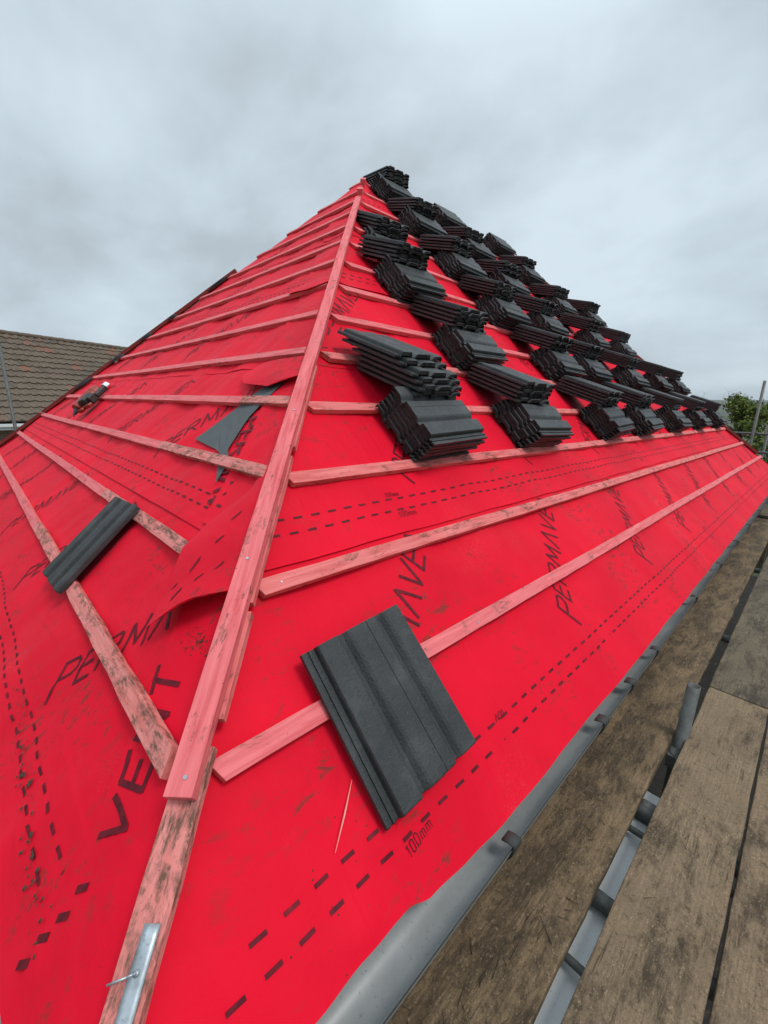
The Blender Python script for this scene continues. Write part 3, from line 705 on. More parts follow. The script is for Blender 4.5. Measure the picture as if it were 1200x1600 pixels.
for r in range(6):
    s0 = S1 + GA * (2 + 2 * r)
    for j, y0 in enumerate(COLS[r]):
        nl_ = 6
        if r == 3 and j == 0: nl_ = 2
        nu_ = 5 if r < 4 or j == 0 else 4
        if r == 5 and j: nu_ = 0
        if r == 0 and j == 0: nu_ = 6
        tail = '%s stack from hip, %s' % (cnt[j], rowname[r])
        g = 'loaded roof tiles'
        pit = 0.0235
        tw = random.uniform(-0.07, 0.07)
        # lower pile: tiles lie on the slope, their length along the battens, interlock edge down
        X = UPS; Y = -YW
        X = (X * math.cos(tw) + Y * math.sin(tw)).normalized(); Y2 = (Y * math.cos(tw) - UPS * math.sin(tw)).normalized()
        O = PR(y0 + 0.21, s0 + 0.155, 0.002)
        slide = [((0.006 * (nl_ - i) if False else 0.0) - 0.004 * i, 0.008 * i * (1 if j % 2 else 0.5)) for i in range(nl_)]
        stack(nl_, O, X, Y2, NR, pit, 'black tile, %s, lower pile, ' + tail, g, slide=[(a, -b) for a, b in slide])
        hl = nl_ * pit + 0.012
        # upper pile: length up the slope, foot on the lower pile, head on the next batten but one
        f0 = s0 + 0.215; hb_ = hl; run = 0.40; drop = hl - 0.012
        if nl_ == 2: drop = hl - 0.01
        tl = R(24)
        if r >= 3: tl = R(28)
        if nl_ == 2: tl = R(20)
        if r == 5 and j == 0: tl = R(38)
        dirU = (UPS * math.cos(tl) - NR * math.sin(tl)).normalized(); nU = (NR * math.cos(tl) + UPS * math.sin(tl)).normalized()
        tw = random.uniform(-0.11, 0.11); tl += random.uniform(-0.05, 0.04)
        if r == 0 and j == 0: tw = 0.05
        Xu = (YW * math.cos(tw) + dirU * math.sin(tw)).normalized(); Yu = (dirU * math.cos(tw) - YW * math.sin(tw)).normalized()
        foot = PR(y0 + 0.035 + random.uniform(-0.03, 0.02), f0, hb_)
        if r == 0 and j == 0: foot = PR(y0 + 0.085, f0 + 0.01, hb_)
        if r >= 3 and j == 0: foot += YW * 0.05
        O = foot + dirU * 0.21 + YW * 0.166
        sl = None
        if r == 0 and j == 0: sl = [(0, 0.0), (-0.004, 0.006), (0.0, 0.02), (-0.01, 0.05), (-0.03, 0.12), (-0.035, 0.155)]
        stack(nu_, O, Xu, Yu, nU, 0.0245 if not sl else 0.026, 'black tile, %s, upper pile, ' + tail, g, slide=sl)
# loose tile in the foreground, held up by the lowest batten
BR = Matrix(((0, -c, s_), (1, 0, 0), (0, s_, c)))                     # columns: along the eaves, up the slope, outwards
RL = BR @ Matrix(((0.9979, -0.0565, -0.031), (0.0545, 0.9966, -0.0615), (0.0344, 0.0597, 0.9976)))
P0 = PR(0.745, 0.272, 0.010)
put_tile(frame(P0, RL.col[0], RL.col[1], RL.col[2]), 'large loose dark grey tile in the foreground, propped on the lowest right batten', 'loose tiles')
# loose tile on the left slope, spanning the two lowest battens
X = Vector((1, 0, 0)); tw = R(3)
dL = Vector((0, c, s_)); X2 = X * math.cos(tw) + dL * math.sin(tw); Y2 = dL * math.cos(tw) - X * math.sin(tw)
put_tile(frame(PL(-1.615, 0.505, 0.001), X2, Y2, NL), 'loose dark grey tile laid across the two lowest battens of the left slope', 'loose tiles')
print('tiles', NT)

# ------------------------------------------------------------------ nail gun resting on the left slope
M_NG = mk_metal('orange_tool_plastic', (0.30, 0.028, 0.014), 0.42, 0.0, 30, 0.2); M_NB = mk_metal('black_tool_rubber', (0.02, 0.02, 0.021), 0.55, 0.0)
M_CHROME = mk_metal('bright_steel', (0.75, 0.75, 0.75), 0.25, 1.0)
def nail_gun():
    O = PL(-4.50, 1.30, 0.035); root = empty('nail_gun', O); tag(root, 'orange and black cordless nail gun lying on the left slope', 'nail gun')
    bpy.context.view_layer.update()
    dL = Vector((0, c, s_)); X = (Vector((1, 0, 0)) * math.sin(R(-18)) + dL * math.cos(R(-18))).normalized(); Z = NL; Y = Z.cross(X)
    M = frame(O, X, Y, Z) @ Matrix.Diagonal((0.98, 1.55, 1.4, 1))       # local x runs from the nose (down slope) to the tail
    def part(name, m, mt, bev=0.004):
        o = m.build(name, mt, root, M=M, bevel=bev); return o
    b = MB(); b.tube((-0.13, 0.03, 0.01), (0.10, 0.03, 0.01), 0.036, 0.042, n=20); b.tube((0.10, 0.03, 0.01), (0.17, 0.03, 0.01), 0.042, 0.036, n=20); part('body', b, M_NG)
    b = MB(); b.tube((0.17, 0.03, 0.01), (0.185, 0.03, 0.01), 0.030, 0.024, n=18, wall=0.006); part('end_cap', b, M_NB)
    b = MB(); b.box((-0.10, -0.075, -0.022), (0.02, 0.0, 0.045)); b.box((-0.07, -0.10, -0.018), (0.01, -0.07, 0.038)); part('battery_housing', b, M_NB, 0.01)
    b = MB(); b.box((0.02, -0.09, -0.014), (0.16, -0.055, 0.022)); part('handle', b, M_NB, 0.01)
    b = MB(); b.tube((0.15, -0.072, 0.004), (0.20, -0.072, 0.004), 0.026, 0.026, n=16); part('fuel_cell', b, M_CHROME)
    b = MB(); b.box((0.015, -0.055, -0.008), (0.045, -0.02, 0.014)); part('trigger', b, M_NG)
    b = MB(); b.tube((-0.13, 0.03, 0.01), (-0.19, 0.025, 0.0), 0.018, 0.009, n=12); b.tube((-0.19, 0.025, 0), (-0.215, 0.022, -0.004), 0.006, 0.005, n=8); part('nose', b, M_NB)
    b = MB(); b.box((-0.16, -0.05, -0.012), (-0.10, 0.02, 0.006)); b.box((-0.13, -0.12, -0.012), (-0.09, -0.04, 0.008)); part('magazine', b, M_NG)
nail_gun()

# mud lumps along the prints at the bottom left
md = MB(); rr = random.Random(5)
def lump(P, r, nrm):
    n = 7; a = nrm.orthogonal().normalized(); b = nrm.cross(a); vs = [P + nrm * r * 0.6]
    vs += [P + (a * math.cos(2*math.pi*i/n) + b * math.sin(2*math.pi*i/n)) * r * rr.uniform(0.6, 1.25) for i in range(n)]
    md.add(vs, [(0, 1+i, 1+(i+1) % n) for i in range(n)])
for i in range(90):
    t_ = rr.random() ** 0.7; a = -1.25 + 0.93 * t_ + rr.gauss(0, 0.012); s = 0.045 + rr.gauss(0, 0.013) - 0.05 * t_
    lump(PL(a, s, hm('L', a, s) + 0.006), rr.uniform(0.0012, 0.0045) * (1 if rr.random() < 0.85 else 1.8), NL)
for i in range(70):
    a = rr.gauss(-0.55, 0.035); s = rr.gauss(0.53, 0.02); lump(PL(a, s, hm('L', a, s) + 0.006), rr.uniform(0.001, 0.003), NL)
for i in range(260):
    a = rr.uniform(0.3, 3.5); s = rr.gauss(0.05, 0.05); 
    if noise.noise(Vector((a * 3, s * 3, 9))) < 0.0: continue
    lump(PR(a, s, hm('R', a, s) + 0.001), rr.uniform(0.0008, 0.0022), NR)
tag(md.build('mud', mat('mud_lumps', (0.05, 0.032, 0.02), 0.9)), 'small lumps of dried mud scattered on the red membrane', 'mud', kind='stuff')

# ------------------------------------------------------------------ the house under the roof
GZ = -2.75
def mk_render():
    m = mat('cream_render', (0.45, 0.42, 0.37), 0.85); t = m.node_tree; g = N(t, 'ShaderNodeNewGeometry').outputs['Position']
    t.links.new(mixc(t, noise_n(t, g, 3, 5), (0.38, 0.35, 0.31), (0.5, 0.47, 0.42)), t.nodes['Principled BSDF'].inputs['Base Color']); return m
M_REN = mk_render()
hs = empty('house', (-WID/2, LEN/2, GZ)); tag(hs, 'house being re-roofed, its hip roof wrapped in red membrane', 'house')
bpy.context.view_layer.update(); I4 = Matrix.Identity(4)
m = MB(); m.box((-WID + 0.35, 0.35, GZ), (-0.35, LEN - 0.35, -0.32)); m.build('wall', M_REN, hs, M=I4)
m = MB(); m.box((-WID + 0.03, 0.03, -0.30), (-0.03, LEN - 0.03, -0.285)); m.build('soffit', M_WHITE, hs, M=I4)
m = MB()
m.box((-0.026, 0.0, -0.29), (-0.004, LEN, -0.075)); m.box((-WID, 0.003, -0.29), (-0.028, 0.025, -0.075)); m.box((-WID, LEN - 0.025, -0.29), (-0.028, LEN - 0.003, -0.075)); m.box((-WID + 0.004, 0.027, -0.29), (-WID + 0.026, LEN - 0.027, -0.075))
m.build('fascia', M_WHITE, hs, M=I4)
deck.build('roof_deck', mat('sarking_dark', (0.09, 0.07, 0.05), 0.9), hs, M=I4)
# gutter: half round along both visible eaves
def gutter():
    root = empty('gutter', (0.06, LEN/2, -0.1)); tag(root, 'grey half round plastic gutter below the edge of the red membrane', 'gutter')
    bpy.context.view_layer.update()
    r = 0.060; gx = 0.062; gz = -0.112
    m = MB(); n = 20
    def run(f, L0, L1, nseg):
        for rad in (r, r - 0.0025):
            vs = []
            for j in range(nseg + 1):
                a_ = L0 + (L1 - L0) * j / nseg
                for i in range(n + 1):
                    t_ = math.pi * i / n; vs.append(f(a_, math.cos(t_) * rad, -math.sin(t_) * rad))
            m.add(vs, [(j*(n+1)+i, j*(n+1)+i+1, (j+1)*(n+1)+i+1, (j+1)*(n+1)+i) for j in range(nseg) for i in range(n)])
    run(lambda a_, x, z: (gx + x, a_, gz + z), -0.12, LEN + 0.1, 8)
    run(lambda a_, x, z: (a_, -gx - x + 0.0, gz + z), -WID - 0.1, -0.005, 8)
    m.build('channel', M_GUT, root, M=I4, smooth=True)
    for y in (0.20, 0.885, 1.50, 1.81, 2.16, 2.98, 3.8, 4.6, 5.4, 6.3, 7.2, 8.1, 9.0):
        b = MB(); wd = 0.017 if y not in (1.50, 1.81) else 0.022
        vs = []; ang = [(-12 + i * 17) for i in range(12)]
        prof = [(gx + (r + 0.004) * math.cos(R(a_)), gz - (r + 0.004) * math.sin(R(a_))) for a_ in range(0, 181, 12)]
        prof = [(gx + r - 0.030, gz + 0.004), (gx + r - 0.012, gz + 0.010), (gx + r + 0.003, gz + 0.010)] + prof
        for yy in (y - wd, y + wd):
            for x, z in prof: vs.append((x, yy, z))
        k = len(prof); b.add(vs, [(i, i+1, k+i+1, k+i) for i in range(k - 1)])
        o = b.build('bracket', M_GUTD, root, M=I4, smooth=True); md_ = o.modifiers.new('s', 'SOLIDIFY'); md_.thickness = 0.004; md_.offset = 0
gutter()

# ------------------------------------------------------------------ scaffold
BZ = -0.40
def board(x0, y0, y1, mt, lab, z=BZ, wd=0.225, end=None, tilt=0.0):
    m = MB(); n = max(2, int((y1 - y0) / 0.08)); rnd = random.Random(int(x0 * 1000 + y0 * 77)); vs = []
    for i in range(n + 1):
        y = (y1 - y0) * i / n; j0 = rnd.uniform(-.0016, .0016); j1 = rnd.uniform(-.0022, .0022); zz = 0.003 * math.sin(y * 1.3 + x0 * 9)
        vs += [(j0, y, -0.036 + zz), (wd + j1, y, -0.036 + zz), (wd + j1, y, zz), (j0, y, zz)]
    fs = [(0, 1, 2, 3), (n*4+3, n*4+2, n*4+1, n*4)]
    for i in range(n):
        for q in range(4): a_ = i*4+q; b_ = i*4+(q+1) % 4; fs.append((a_, a_+4, b_+4, b_))
    m.add(vs, fs)
    o = m.build('scaffold_board', mt, None, M=Matrix.Translation((x0, y0, z)) @ Matrix.Rotation(tilt, 4, 'Z'), bevel=0.004)
    tag(o, lab, 'scaffold board', 'scaffold boards')
    for yy in ((y0 + 0.012, y1 - 0.036) if end else ()):
        b = MB(); b.box((-0.001, yy - y0, -0.0375), (wd + 0.001, yy - y0 + 0.024, 0.0045)); e_ = b.build('end_band', M_TUBED, o, bevel=0.001)
    return o
board(0.030, -0.60, 3.985, M_BOARD1, 'dark muddy scaffold board beside the gutter, in the foreground')
board(0.020, 3.80, 7.70, M_BOARD1, 'scaffold board beside the gutter, tucked beneath the muddy foreground board', z=BZ - 0.041)
board(0.300, -0.60, 2.555, M_BOARD2, 'dusty brown scaffold board, second from the gutter, in the foreground')
board(0.296, 2.563, 6.40, M_BOARD3, 'greyish scaffold board, second from the gutter, beyond the foreground one')
board(0.533, -0.80, 3.10, M_BOARD2, 'outer scaffold board at the right edge, beyond the narrow dark gap')
board(0.530, 3.108, 7.0, M_BOARD3, 'outer scaffold board further along, at the right edge of the walkway')
board(0.765, -0.8, 4.0, M_BOARD3, 'outermost scaffold board of the walkway, nearest the drop')
board(0.296, 6.41, 10.3, M_BOARD3, 'far scaffold board, second from the gutter, near the roof end')
board(0.530, 7.01, 10.9, M_BOARD3, 'far outer scaffold board near the roof end')
board(0.020, 7.71, 10.9, M_BOARD3, 'far scaffold board beside the gutter, near the roof end', z=BZ - 0.003)
def tube(P0, P1, lab, mt=M_TUBE, group='scaffold tubes', name='scaffold_tube', wall=0.004, rad=0.02415):
    m = MB(); m.tube(P0, P1, rad, n=20, wall=wall); o = m.build(name, mt, smooth=False)
    for p in o.data.polygons: p.use_smooth = len(p.vertices) == 4
    tag(o, lab, 'scaffold tube', group); return o
def coupler(P, lab):
    m = MB(); P = Vector(P); m.box((-0.034, -0.034, -0.03), (0.034, 0.034, 0.03)); m.tube((-0.036, 0, 0), (0.06, 0, 0), 0.009, n=8); m.tube((0.045, 0, 0), (0.062, 0, 0), 0.014, n=6)
    m.tube((0, 0, -0.034), (0, 0, 0.034), 0.031, n=14)
    o = m.build('tube_coupler', M_TUBED, None, M=Matrix.Translation(P), bevel=0.004); tag(o, lab, 'coupler', 'scaffold couplers')
# upright standing in the gap between the boards
tube((0.283, 2.06, GZ), (0.283, 2.06, -0.155), 'short upright tube with an open end standing in the gap between the boards', name='scaffold_standard')
coupler((0.29, 1.99, -0.475), 'rusty coupler on the short upright, just below the boards')
coupler((0.285, 1.62, -0.478), 'coupler under the gap in front of the short upright')
tz = BZ - 0.036 - 0.0265
for y, w_ in ((0.985, 'nearest the camera'), (1.19, 'second from the camera'), (1.50, 'third from the camera'), (1.60, 'fourth from the camera'), (3.35, 'below the far board joint'), (5.1, 'midway along the walkway'), (7.5, 'towards the far end of the walkway'), (9.9, 'at the far end of the walkway')):
    tube((-0.25, y, tz), (1.35, y + 0.01, tz), 'cross tube under the scaffold boards, %s' % w_, M_TUBED, 'cross tubes under the boards', 'cross_tube', wall=0, rad=0.011 if y in (0.985, 1.50) else 0.02415)
m = MB(); m.box((0.175, -0.3, tz - 0.045), (0.335, 1.75, tz - 0.03)); tag(m.build('metal_sheet', M_PALE, bevel=0.002), 'pale grey flat strip seen through the gap between the scaffold boards', 'strip')
# splinters, batten offcut shavings and grit lying on the boards
db = MB(); rd3 = random.Random(11)
for i in range(130):
    x = rd3.choice([rd3.uniform(0.04, 0.24), rd3.uniform(0.04, 0.24), rd3.uniform(0.31, 0.51), rd3.uniform(0.55, 0.74)]); y = 0.35 + 4.5 * rd3.random() ** 1.6
    an = rd3.uniform(0, 3.14); ln = rd3.uniform(0.004, 0.022); rr_ = rd3.uniform(0.0005, 0.0013); p = Vector((x, y, BZ + 0.004 + rr_)); d = Vector((math.cos(an), math.sin(an), rd3.uniform(-.05, .12))) * ln
    db.tube(p - d, p + d, rr_, rr_ * 0.4, n=5)
for x, y, an, ln in ((0.150, 0.80, 1.75, .030), (0.165, 0.86, 1.6, .026), (0.158, 0.90, 1.35, .022), (0.120, 0.70, 1.8, .028), (0.20, 0.96, 2.5, .03), (0.40, 1.5, 2.2, .015)):
    p = Vector((x, y, BZ + 0.005)); d = Vector((math.cos(an), math.sin(an), 0.02)) * ln; db.tube(p - d, p + d, 0.0012, 0.0004, n=5)
tag(db.build('wood_debris', mat('dark_splinters', (0.035, 0.025, 0.017), 0.9)), 'dark splinters and grit scattered over the scaffold boards', 'debris', kind='stuff')
# outer rail and posts
for y, w_ in ((2.3, 'first'), (4.6, 'second'), (7.0, 'third'), (9.4, 'fourth')):
    tube((1.32, y, GZ), (1.32, y, 1.6), '%s outer scaffold upright beside the walkway, right of the frame' % w_, name='scaffold_standard', wall=0)
tube((1.37, -0.8, 0.6), (1.37, 11.6, 0.6), 'guard rail tube along the outer side of the walkway', wall=0, name='guard_rail')
# far end scaffold, right background
tube((-0.50, 11.2, GZ), (-0.545, 11.2, 1.57), 'far scaffold upright rising in front of the green tree', name='scaffold_standard', wall=0)
tube((-0.33, 11.35, GZ), (-0.33, 11.35, 0.80), 'far scaffold upright at the right edge of the picture', name='scaffold_standard', wall=0)
tube((-3.2, 11.26, 0.55), (1.5, 11.26, 0.58), 'upper horizontal rail tube beyond the far end of the roof', name='guard_rail', wall=0)
tube((-3.2, 11.26, 0.20), (1.5, 11.26, 0.215), 'lower horizontal rail tube beyond the far end of the roof', name='guard_rail', wall=0)
for z in (0.575, 0.21): coupler((-0.52, 11.23, z), 'coupler joining the far upright to the %s rail' % ('upper' if z > 0.4 else 'lower'))
board(-0.9, 11.06, 11.10, M_BOARD3, 'edge-on timber board end below the far rail tubes', z=-0.32, wd=2.2)
# left end scaffold
tube((-8.62, 0.60, GZ), (-8.58, 0.58, 1.70), 'scaffold upright in front of the neighbouring brown roof', name='scaffold_standard', wall=0)
tube((-8.66, -3.5, 0.10), (-8.66, 6.0, 0.10), 'horizontal scaffold tube below the neighbouring brown roof', name='guard_rail', wall=0)
coupler((-8.63, 0.60, 0.10), 'coupler joining the left upright to its horizontal tube')

# ------------------------------------------------------------------ ground, neighbour, fence
def mk_ground():
    m = mat('ground', (0.06, 0.07, 0.035), 0.95); t = m.node_tree; g = N(t, 'ShaderNodeNewGeometry').outputs['Position']
    c0 = mixc(t, ramp(t, noise_n(t, g, 0.012, 6, 0.6), [(0.4, B0), (0.6, W1)]), (0.055, 0.085, 0.03), (0.10, 0.10, 0.045))
    c0 = mixc(t, ramp(t, noise_n(t, g, 3, 5), [(0.3, B0), (0.7, W1)]), c0, (0.05, 0.045, 0.03))
    t.links.new(c0, t.nodes['Principled BSDF'].inputs['Base Color']); return m
M_GRD = mk_ground()
m = MB(); Sg = 4500; m.add([(-Sg, -Sg, GZ), (Sg, -Sg, GZ), (Sg, Sg, GZ), (-Sg, Sg, GZ)], [(0, 1, 2, 3)])
tag(m.build('ground', M_GRD), kind='structure')
m = MB(); m.box((-0.35, -1.5, GZ), (1.6, LEN + 2.5, GZ + 0.03)); tag(m.build('path', mk_board('path_concrete', (0.035, 0.033, 0.03), (0.02, 0.018, 0.016), 0.6)), kind='structure')

def neighbour():
    A = Vector((-19.6, 0.2, 0.02)); dirE = Vector((-1.8, 4.6, 0)).normalized(); inn = Vector((-dirE.y, dirE.x, 0))
    if inn.x > 0: inn = -inn
    rise, runh = 3.42, 3.85; sl = math.hypot(rise, runh); upv = (inn * runh + Vector((0, 0, rise))).normalized(); nr = dirE.cross(upv)
    if nr.z < 0: nr = -nr
    L0, L1 = -9.0, 9.0
    root = empty('neighbouring_house', A + Vector((0, 0, GZ))); tag(root, 'neighbouring house with a weathered brown tiled roof behind the left hip', 'house')
    bpy.context.view_layer.update()
    mt = mat('brown_roof_tile', (0.13, 0.11, 0.085), 0.9, 0, 0.2); t = mt.node_tree; b = t.nodes['Principled BSDF']
    uvn = N(t, 'ShaderNodeUVMap'); br = N(t, 'ShaderNodeTexWhiteNoise', noise_dimensions='2D')
    sp2 = N(t, 'ShaderNodeVectorMath', operation='FLOOR'); t.links.new(uvn.outputs[0], sp2.inputs[0]); t.links.new(sp2.outputs[0], br.inputs['Vector'])
    g = N(t, 'ShaderNodeNewGeometry').outputs['Position']
    c0 = mixc(t, noise_n(t, g, 1.4, 5, 0.6), (0.095, 0.070, 0.052), (0.165, 0.130, 0.098))
    c0 = mixc(t, mul(t, ramp(t, br.outputs['Value'], [(0.90, B0), (0.98, W1)]), 0.7), c0, (0.24, 0.09, 0.06))
    c0 = mixc(t, mul(t, ramp(t, br.outputs['Value'], [(0.0, W1), (0.25, B0)]), 0.5), c0, (0.07, 0.06, 0.05))
    c0 = mixc(t, mul(t, ramp(t, noise_n(t, g, 22, 4, 0.7), [(0.55, B0), (0.65, W1)]), 0.5), c0, (0.28, 0.26, 0.20))
    t.links.new(c0, b.inputs['Base Color'])
    g2 = 0.345; nc = int(sl / g2); wv = 0.30
    me_v = []; me_f = []; uvs = []
    per = 8; nx = int((L1 - L0) / wv) * per
    shape = [0.0, 0.0, 0.006, 0.034, 0.045, 0.034, 0.006, 0.0]
    for r_ in range(nc + 1):
        a0 = r_ * g2; a1 = min(sl, a0 + g2 + 0.03)
        b0 = len(me_v); off = 0.0
        for (sv, hv) in ((a0, -0.005), (a0, 0.052), (a1, 0.006)):
            for i in range(nx + 1):
                x = L0 + (L1 - L0) * i / nx; hh = hv + (shape[i % per] if hv > 0 else 0) + 0.004 * math.sin(i // per * 7.3 + r_ * 3.1)
                me_v.append(A + dirE * x + upv * (sv + 0.01 * math.sin(i // per * 3.7 + r_)) + nr * hh)
        for q in range(2):
            for i in range(nx):
                me_f.append((b0 + q*(nx+1)+i, b0 + q*(nx+1)+i+1, b0 + (q+1)*(nx+1)+i+1, b0 + (q+1)*(nx+1)+i)); uvs.append((i // per + 0.5, r_ + 0.5))
    me = bpy.data.meshes.new('roof'); me.from_pydata(me_v, [], me_f); me.materials.append(mt); ul = me.uv_layers.new(name='UVMap')
    for p, uv in zip(me.polygons, uvs):
        for li in p.loop_indices: ul.data[li].uv = uv
    o = bpy.data.objects.new('roof', me); col.objects.link(o); o.parent = root; o.matrix_parent_inverse = root.matrix_basis.inverted()
    def bx(name, a0, a1, b0, b1, z0, z1, mtt):
        mm = MB(); mm.box((a0, b0, z0), (a1, b1, z1)); Mx = Matrix(((dirE.x, inn.x, 0, A.x), (dirE.y, inn.y, 0, A.y), (0, 0, 1, 0), (0, 0, 0, 1))); return mm.build(name, mtt, root, M=Mx)
    rt = MB(); tp = A + upv * sl
    for i in range(40):
        q0 = tp + dirE * (L0 + i * 0.45); q1 = q0 + dirE * 0.47; rt.tube(q0 + Vector((0, 0, 0.03)), q1 + Vector((0, 0, 0.045)), 0.10, n=10)
    rt.build('ridge_tiles', mt, root, M=I4)
    bx('wall', L0 + 0.1, L1 - 0.1, 0.45, 7.2, GZ, -0.22, mk_brick())
    bx('fascia', L0, L1, -0.02, 0.02, -0.28, -0.06, M_WHITE); bx('gutter', L0, L1, -0.14, -0.022, -0.16, -0.06, M_WHITE)
    rr2 = MB(); q = [A + dirE * L0 + inn * 2 * runh, A + dirE * L1 + inn * 2 * runh, tp + dirE * L1, tp + dirE * L0]; rr2.add(q, [(0, 1, 2, 3)]); rr2.build('rear_roof', mt, root, M=I4)
    for LL in (L0 + .1, L1 - .1):
        gb = MB(); gb.add([A + dirE * LL + inn * 0.45 - Vector((0, 0, .3)), A + dirE * LL + inn * (2*runh-.5) - Vector((0, 0, .3)), tp + dirE * LL - Vector((0, 0, .1))], [(0, 1, 2)]); gb.build('gable', mk_brick(), root, M=I4)
def mk_brick():
    m = mat('brown_brick', (0.2, 0.12, 0.08), 0.9); t = m.node_tree; g = N(t, 'ShaderNodeTexCoord').outputs['Object']
    bk = N(t, 'ShaderNodeTexBrick'); bk.inputs['Scale'].default_value = 4.4; bk.inputs['Color1'].default_value = (0.22, 0.12, 0.08, 1); bk.inputs['Color2'].default_value = (0.15, 0.08, 0.06, 1); bk.inputs['Mortar'].default_value = (0.3, 0.28, 0.25, 1)
    mpn = N(t, 'ShaderNodeMapping'); mpn.inputs['Rotation'].default_value = (R(90), 0, 0); t.links.new(g, mpn.inputs[0]); t.links.new(mpn.outputs[0], bk.inputs['Vector'])
    t.links.new(bk.outputs[0], t.nodes['Principled BSDF'].inputs['Base Color']); return m
neighbour()

# slatted timber fence seen past the roof end on the right
def fence():
    root = empty('timber_fence', (0.5, 13.5, GZ)); tag(root, 'dark weathered timber fence beyond the walkway at the right edge', 'fence')
    bpy.context.view_layer.update(); pm = MB()
    mt = mk_board('fence_wood', (0.12, 0.095, 0.065), (0.05, 0.04, 0.03), 0.55)
    for i in range(60):
        x = -4.0 + i * 0.155; pm.box((x, 13.5, GZ), (x + 0.145, 13.52 + (i % 2) * 0.018, GZ + 1.85 + 0.02 * math.sin(i * 2.3)))
    pm.build('pales', mt, root, M=I4)
    for x in (-4.0, -1.6, 0.8, 3.2, 5.2):
        q = MB(); q.box((x, 13.55, GZ), (x + 0.1, 13.65, GZ + 1.95)); q.build('post', mt, root, M=I4)
fence()

# ------------------------------------------------------------------ trees
def mk_leaf(name, c1, c2):
    m = mat(name, c1, 0.6, 0, 0.3); t = m.node_tree; oi = N(t, 'ShaderNodeNewGeometry')
    b = t.nodes['Principled BSDF']
    t.links.new(mixc(t, ramp(t, oi.outputs['Random Per Island'], [(0.1, B0), (0.9, W1)]), c1, c2), b.inputs['Base Color']); return m
M_LEAF = mk_leaf('green_leaf', (0.045, 0.085, 0.010), (0.15, 0.19, 0.03)); M_LEAF2 = mk_leaf('dark_leaf', (0.02, 0.045, 0.012), (0.05, 0.08, 0.02))
M_BARK = mat('bark', (0.07, 0.05, 0.035), 0.9)
def tree(x, y, h, rad, lab, seed, nl=3800, leaf=0.10, mt=M_LEAF, top=1.0):
    rd = random.Random(seed); root = empty('leafy_tree', (x, y, GZ)); tag(root, lab, 'tree', 'trees beyond the roof end'); bpy.context.view_layer.update()
    tr = MB(); base = Vector((x, y, GZ)); p = base.copy(); r0 = 0.03 * h
    tips = []
    for i in range(6):
        q = p + Vector((rd.uniform(-.08, .08) * h / 6, rd.uniform(-.08, .08) * h / 6, h * 0.12)); tr.tube(p, q, r0 * (1 - i * 0.14), r0 * (1 - (i + 1) * 0.14), n=8)
        if i > 1:
            for b in range(3):
                an = rd.uniform(0, 6.28); e_ = q + Vector((math.cos(an) * rad * 0.4, math.sin(an) * rad * 0.4, rd.uniform(0.02, 0.08) * h)); tr.tube(q, e_, r0 * 0.35, r0 * 0.08, n=6); tips.append(e_)
        p = q
    tr.build('trunk', M_BARK, root, M=I4)
    cl = []
    for i in range(46):
        t_ = rd.random(); an = rd.uniform(0, 6.28); rr_ = rad * (1 - 0.75 * t_ ** 1.5) * math.sqrt(rd.random())
        cl.append((Vector((x + math.cos(an) * rr_, y + math.sin(an) * rr_, GZ + h * (0.28 + 0.70 * t_))), rad * rd.uniform(0.16, 0.34)))
    cr_ = MB()
    for i in range(nl):
        cp, cr2 = rd.choice(cl); d = Vector((rd.gauss(0, 1), rd.gauss(0, 1), rd.gauss(0, 0.8))).normalized() * cr2 * rd.uniform(0.5, 1.05) ; P = cp + d
        n_ = (d.normalized() + Vector((rd.gauss(0, .5), rd.gauss(0, .5), rd.gauss(0, .5)))).normalized(); a = n_.orthogonal().normalized(); b = n_.cross(a); k = rd.uniform(0, 6.28); a, b = a * math.cos(k) + b * math.sin(k), b * math.cos(k) - a * math.sin(k)
        l = leaf * rd.uniform(0.6, 1.3); cr_.add([P - a * l, P + b * l * 0.45 - n_ * l * .1, P + a * l, P - b * l * 0.45 - n_ * l * .1], [(0, 1, 2, 3)])
    cr_.build('crown', mt, root, M=I4)
tree(-1.15, 15.0, 4.25, 1.0, 'bright green bushy tree behind the far scaffold upright', 3, 7000, 0.055)
tree(-0.05, 16.5, 3.2, 1.1, 'lower dark green shrub at the right edge behind the scaffold', 4, 5000, 0.06, M_LEAF2)
tree(-3.5, 22.0, 3.3, 1.6, 'dark green tree hidden mostly by the far roof slope', 6, 3500, 0.09, M_LEAF2)

# ------------------------------------------------------------------ distant hill with turbines
def hill(name, d0, d1, az0, az1, zf, mt, seed):
    m = MB(); na, nd = 90, 8; vs = []
    for j in range(nd + 1):
        d = d0 + (d1 - d0) * j / nd
        for i in range(na + 1):
            az = R(az0 + (az1 - az0) * i / na); t_ = j / nd
            z = GZ - 1 + zf(az) * math.sin(min(1, t_ * 1.1) * math.pi / 2) * (1 + 0.10 * noise.noise(Vector((az * 9, t_, seed))))
            vs.append((math.sin(az) * d, math.cos(az) * d, z))
    m.add(vs, [(j*(na+1)+i, j*(na+1)+i+1, (j+1)*(na+1)+i+1, (j+1)*(na+1)+i) for j in range(nd) for i in range(na)])
    return tag(m.build(name, mt, smooth=True), kind='structure')
def mk_hill(name, c1, c2):
    m = mat(name, c1, 0.95, 0, 0.1); t = m.node_tree; g = N(t, 'ShaderNodeNewGeometry').outputs['Position']
    t.links.new(mixc(t, ramp(t, noise_n(t, g, 0.006, 6, 0.65), [(0.4, B0), (0.6, W1)]), c1, c2), t.nodes['Principled BSDF'].inputs['Base Color']); return m
hill('hill', 900, 3000, -80, 60, lambda az: 62 + 8 * math.sin(az * 3 + 1), mk_hill('moor', (0.060, 0.070, 0.045), (0.095, 0.098, 0.070)), 2)
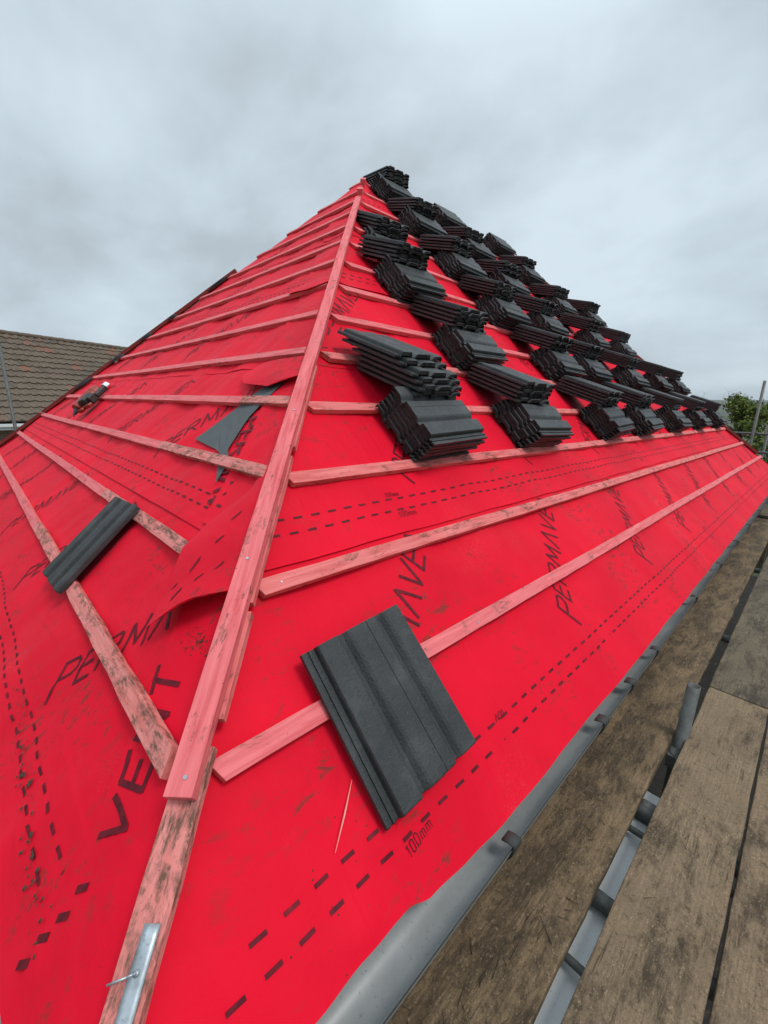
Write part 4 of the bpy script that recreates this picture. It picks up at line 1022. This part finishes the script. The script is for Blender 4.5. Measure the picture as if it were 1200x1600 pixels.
hill('near_hill', 250, 600, -80, 60, lambda az: 3.6 + 1.2 * math.sin(az * 11), mk_hill('wooded_ground', (0.035, 0.055, 0.02), (0.09, 0.11, 0.04)), 5)
def turbine(px, d, hgt, lab, ph):
    az, b = px; base = Vector((CP.x + d * az, d, b)); root = empty('wind_turbine', base); tag(root, lab, 'wind turbine', 'wind turbines on the hill'); bpy.context.view_layer.update()
    m = MB(); m.tube(base, base + Vector((0, 0, hgt)), hgt * 0.035, hgt * 0.02, n=10); m.build('tower', M_WHITE, root, M=I4)
    top = base + Vector((0, 0, hgt)); m = MB(); m.box((-hgt*.02, -hgt*.05, -hgt*.02), (hgt*.02, hgt*.05, hgt*.02), Matrix.Translation(top)); m.build('nacelle', M_WHITE, root, M=I4)
    for k in range(3):
        a = ph + k * 2.094; e_ = top + Vector((math.cos(a) * hgt * .5, -hgt * .06, math.sin(a) * hgt * .5)); m = MB(); m.tube(top + Vector((0, -hgt*.06, 0)), e_, hgt * 0.022, hgt * 0.006, n=6); m.build('blade', M_WHITE, root, M=I4)
for az, d, hgt, b, lab, ph in ((-0.1353, 3000, 66, 50, 'tallest far wind turbine just left of the green tree', 0.4), (-0.142, 3050, 52, 50, 'wind turbine close left of the tallest one', 1.0), (-0.1715, 3100, 62, 50, 'wind turbine standing apart to the left on the hill', 0.2), (-0.185, 3200, 42, 50, 'faint leftmost wind turbine on the hill', 0.9), (-0.088, 3100, 58, 50, 'wind turbine to the right beyond the far upright', 0.6)):
    turbine((az, b), d, hgt, lab, ph)

# ------------------------------------------------------------------ damp air towards the hill
hz = MB(); hz.box((-4600, -4600, GZ - 1), (4600, 4600, 150)); M_HAZE = bpy.data.materials.new('haze'); M_HAZE.use_nodes = True; t = M_HAZE.node_tree; t.nodes.clear()
pv = N(t, 'ShaderNodeVolumePrincipled'); pv.inputs['Color'].default_value = (0.82, 0.88, 0.93, 1); pv.inputs['Density'].default_value = 0.00018; pv.inputs['Anisotropy'].default_value = 0.1
oo = N(t, 'ShaderNodeOutputMaterial'); t.links.new(pv.outputs[0], oo.inputs['Volume'])
tag(hz.build('haze', M_HAZE), kind='stuff')
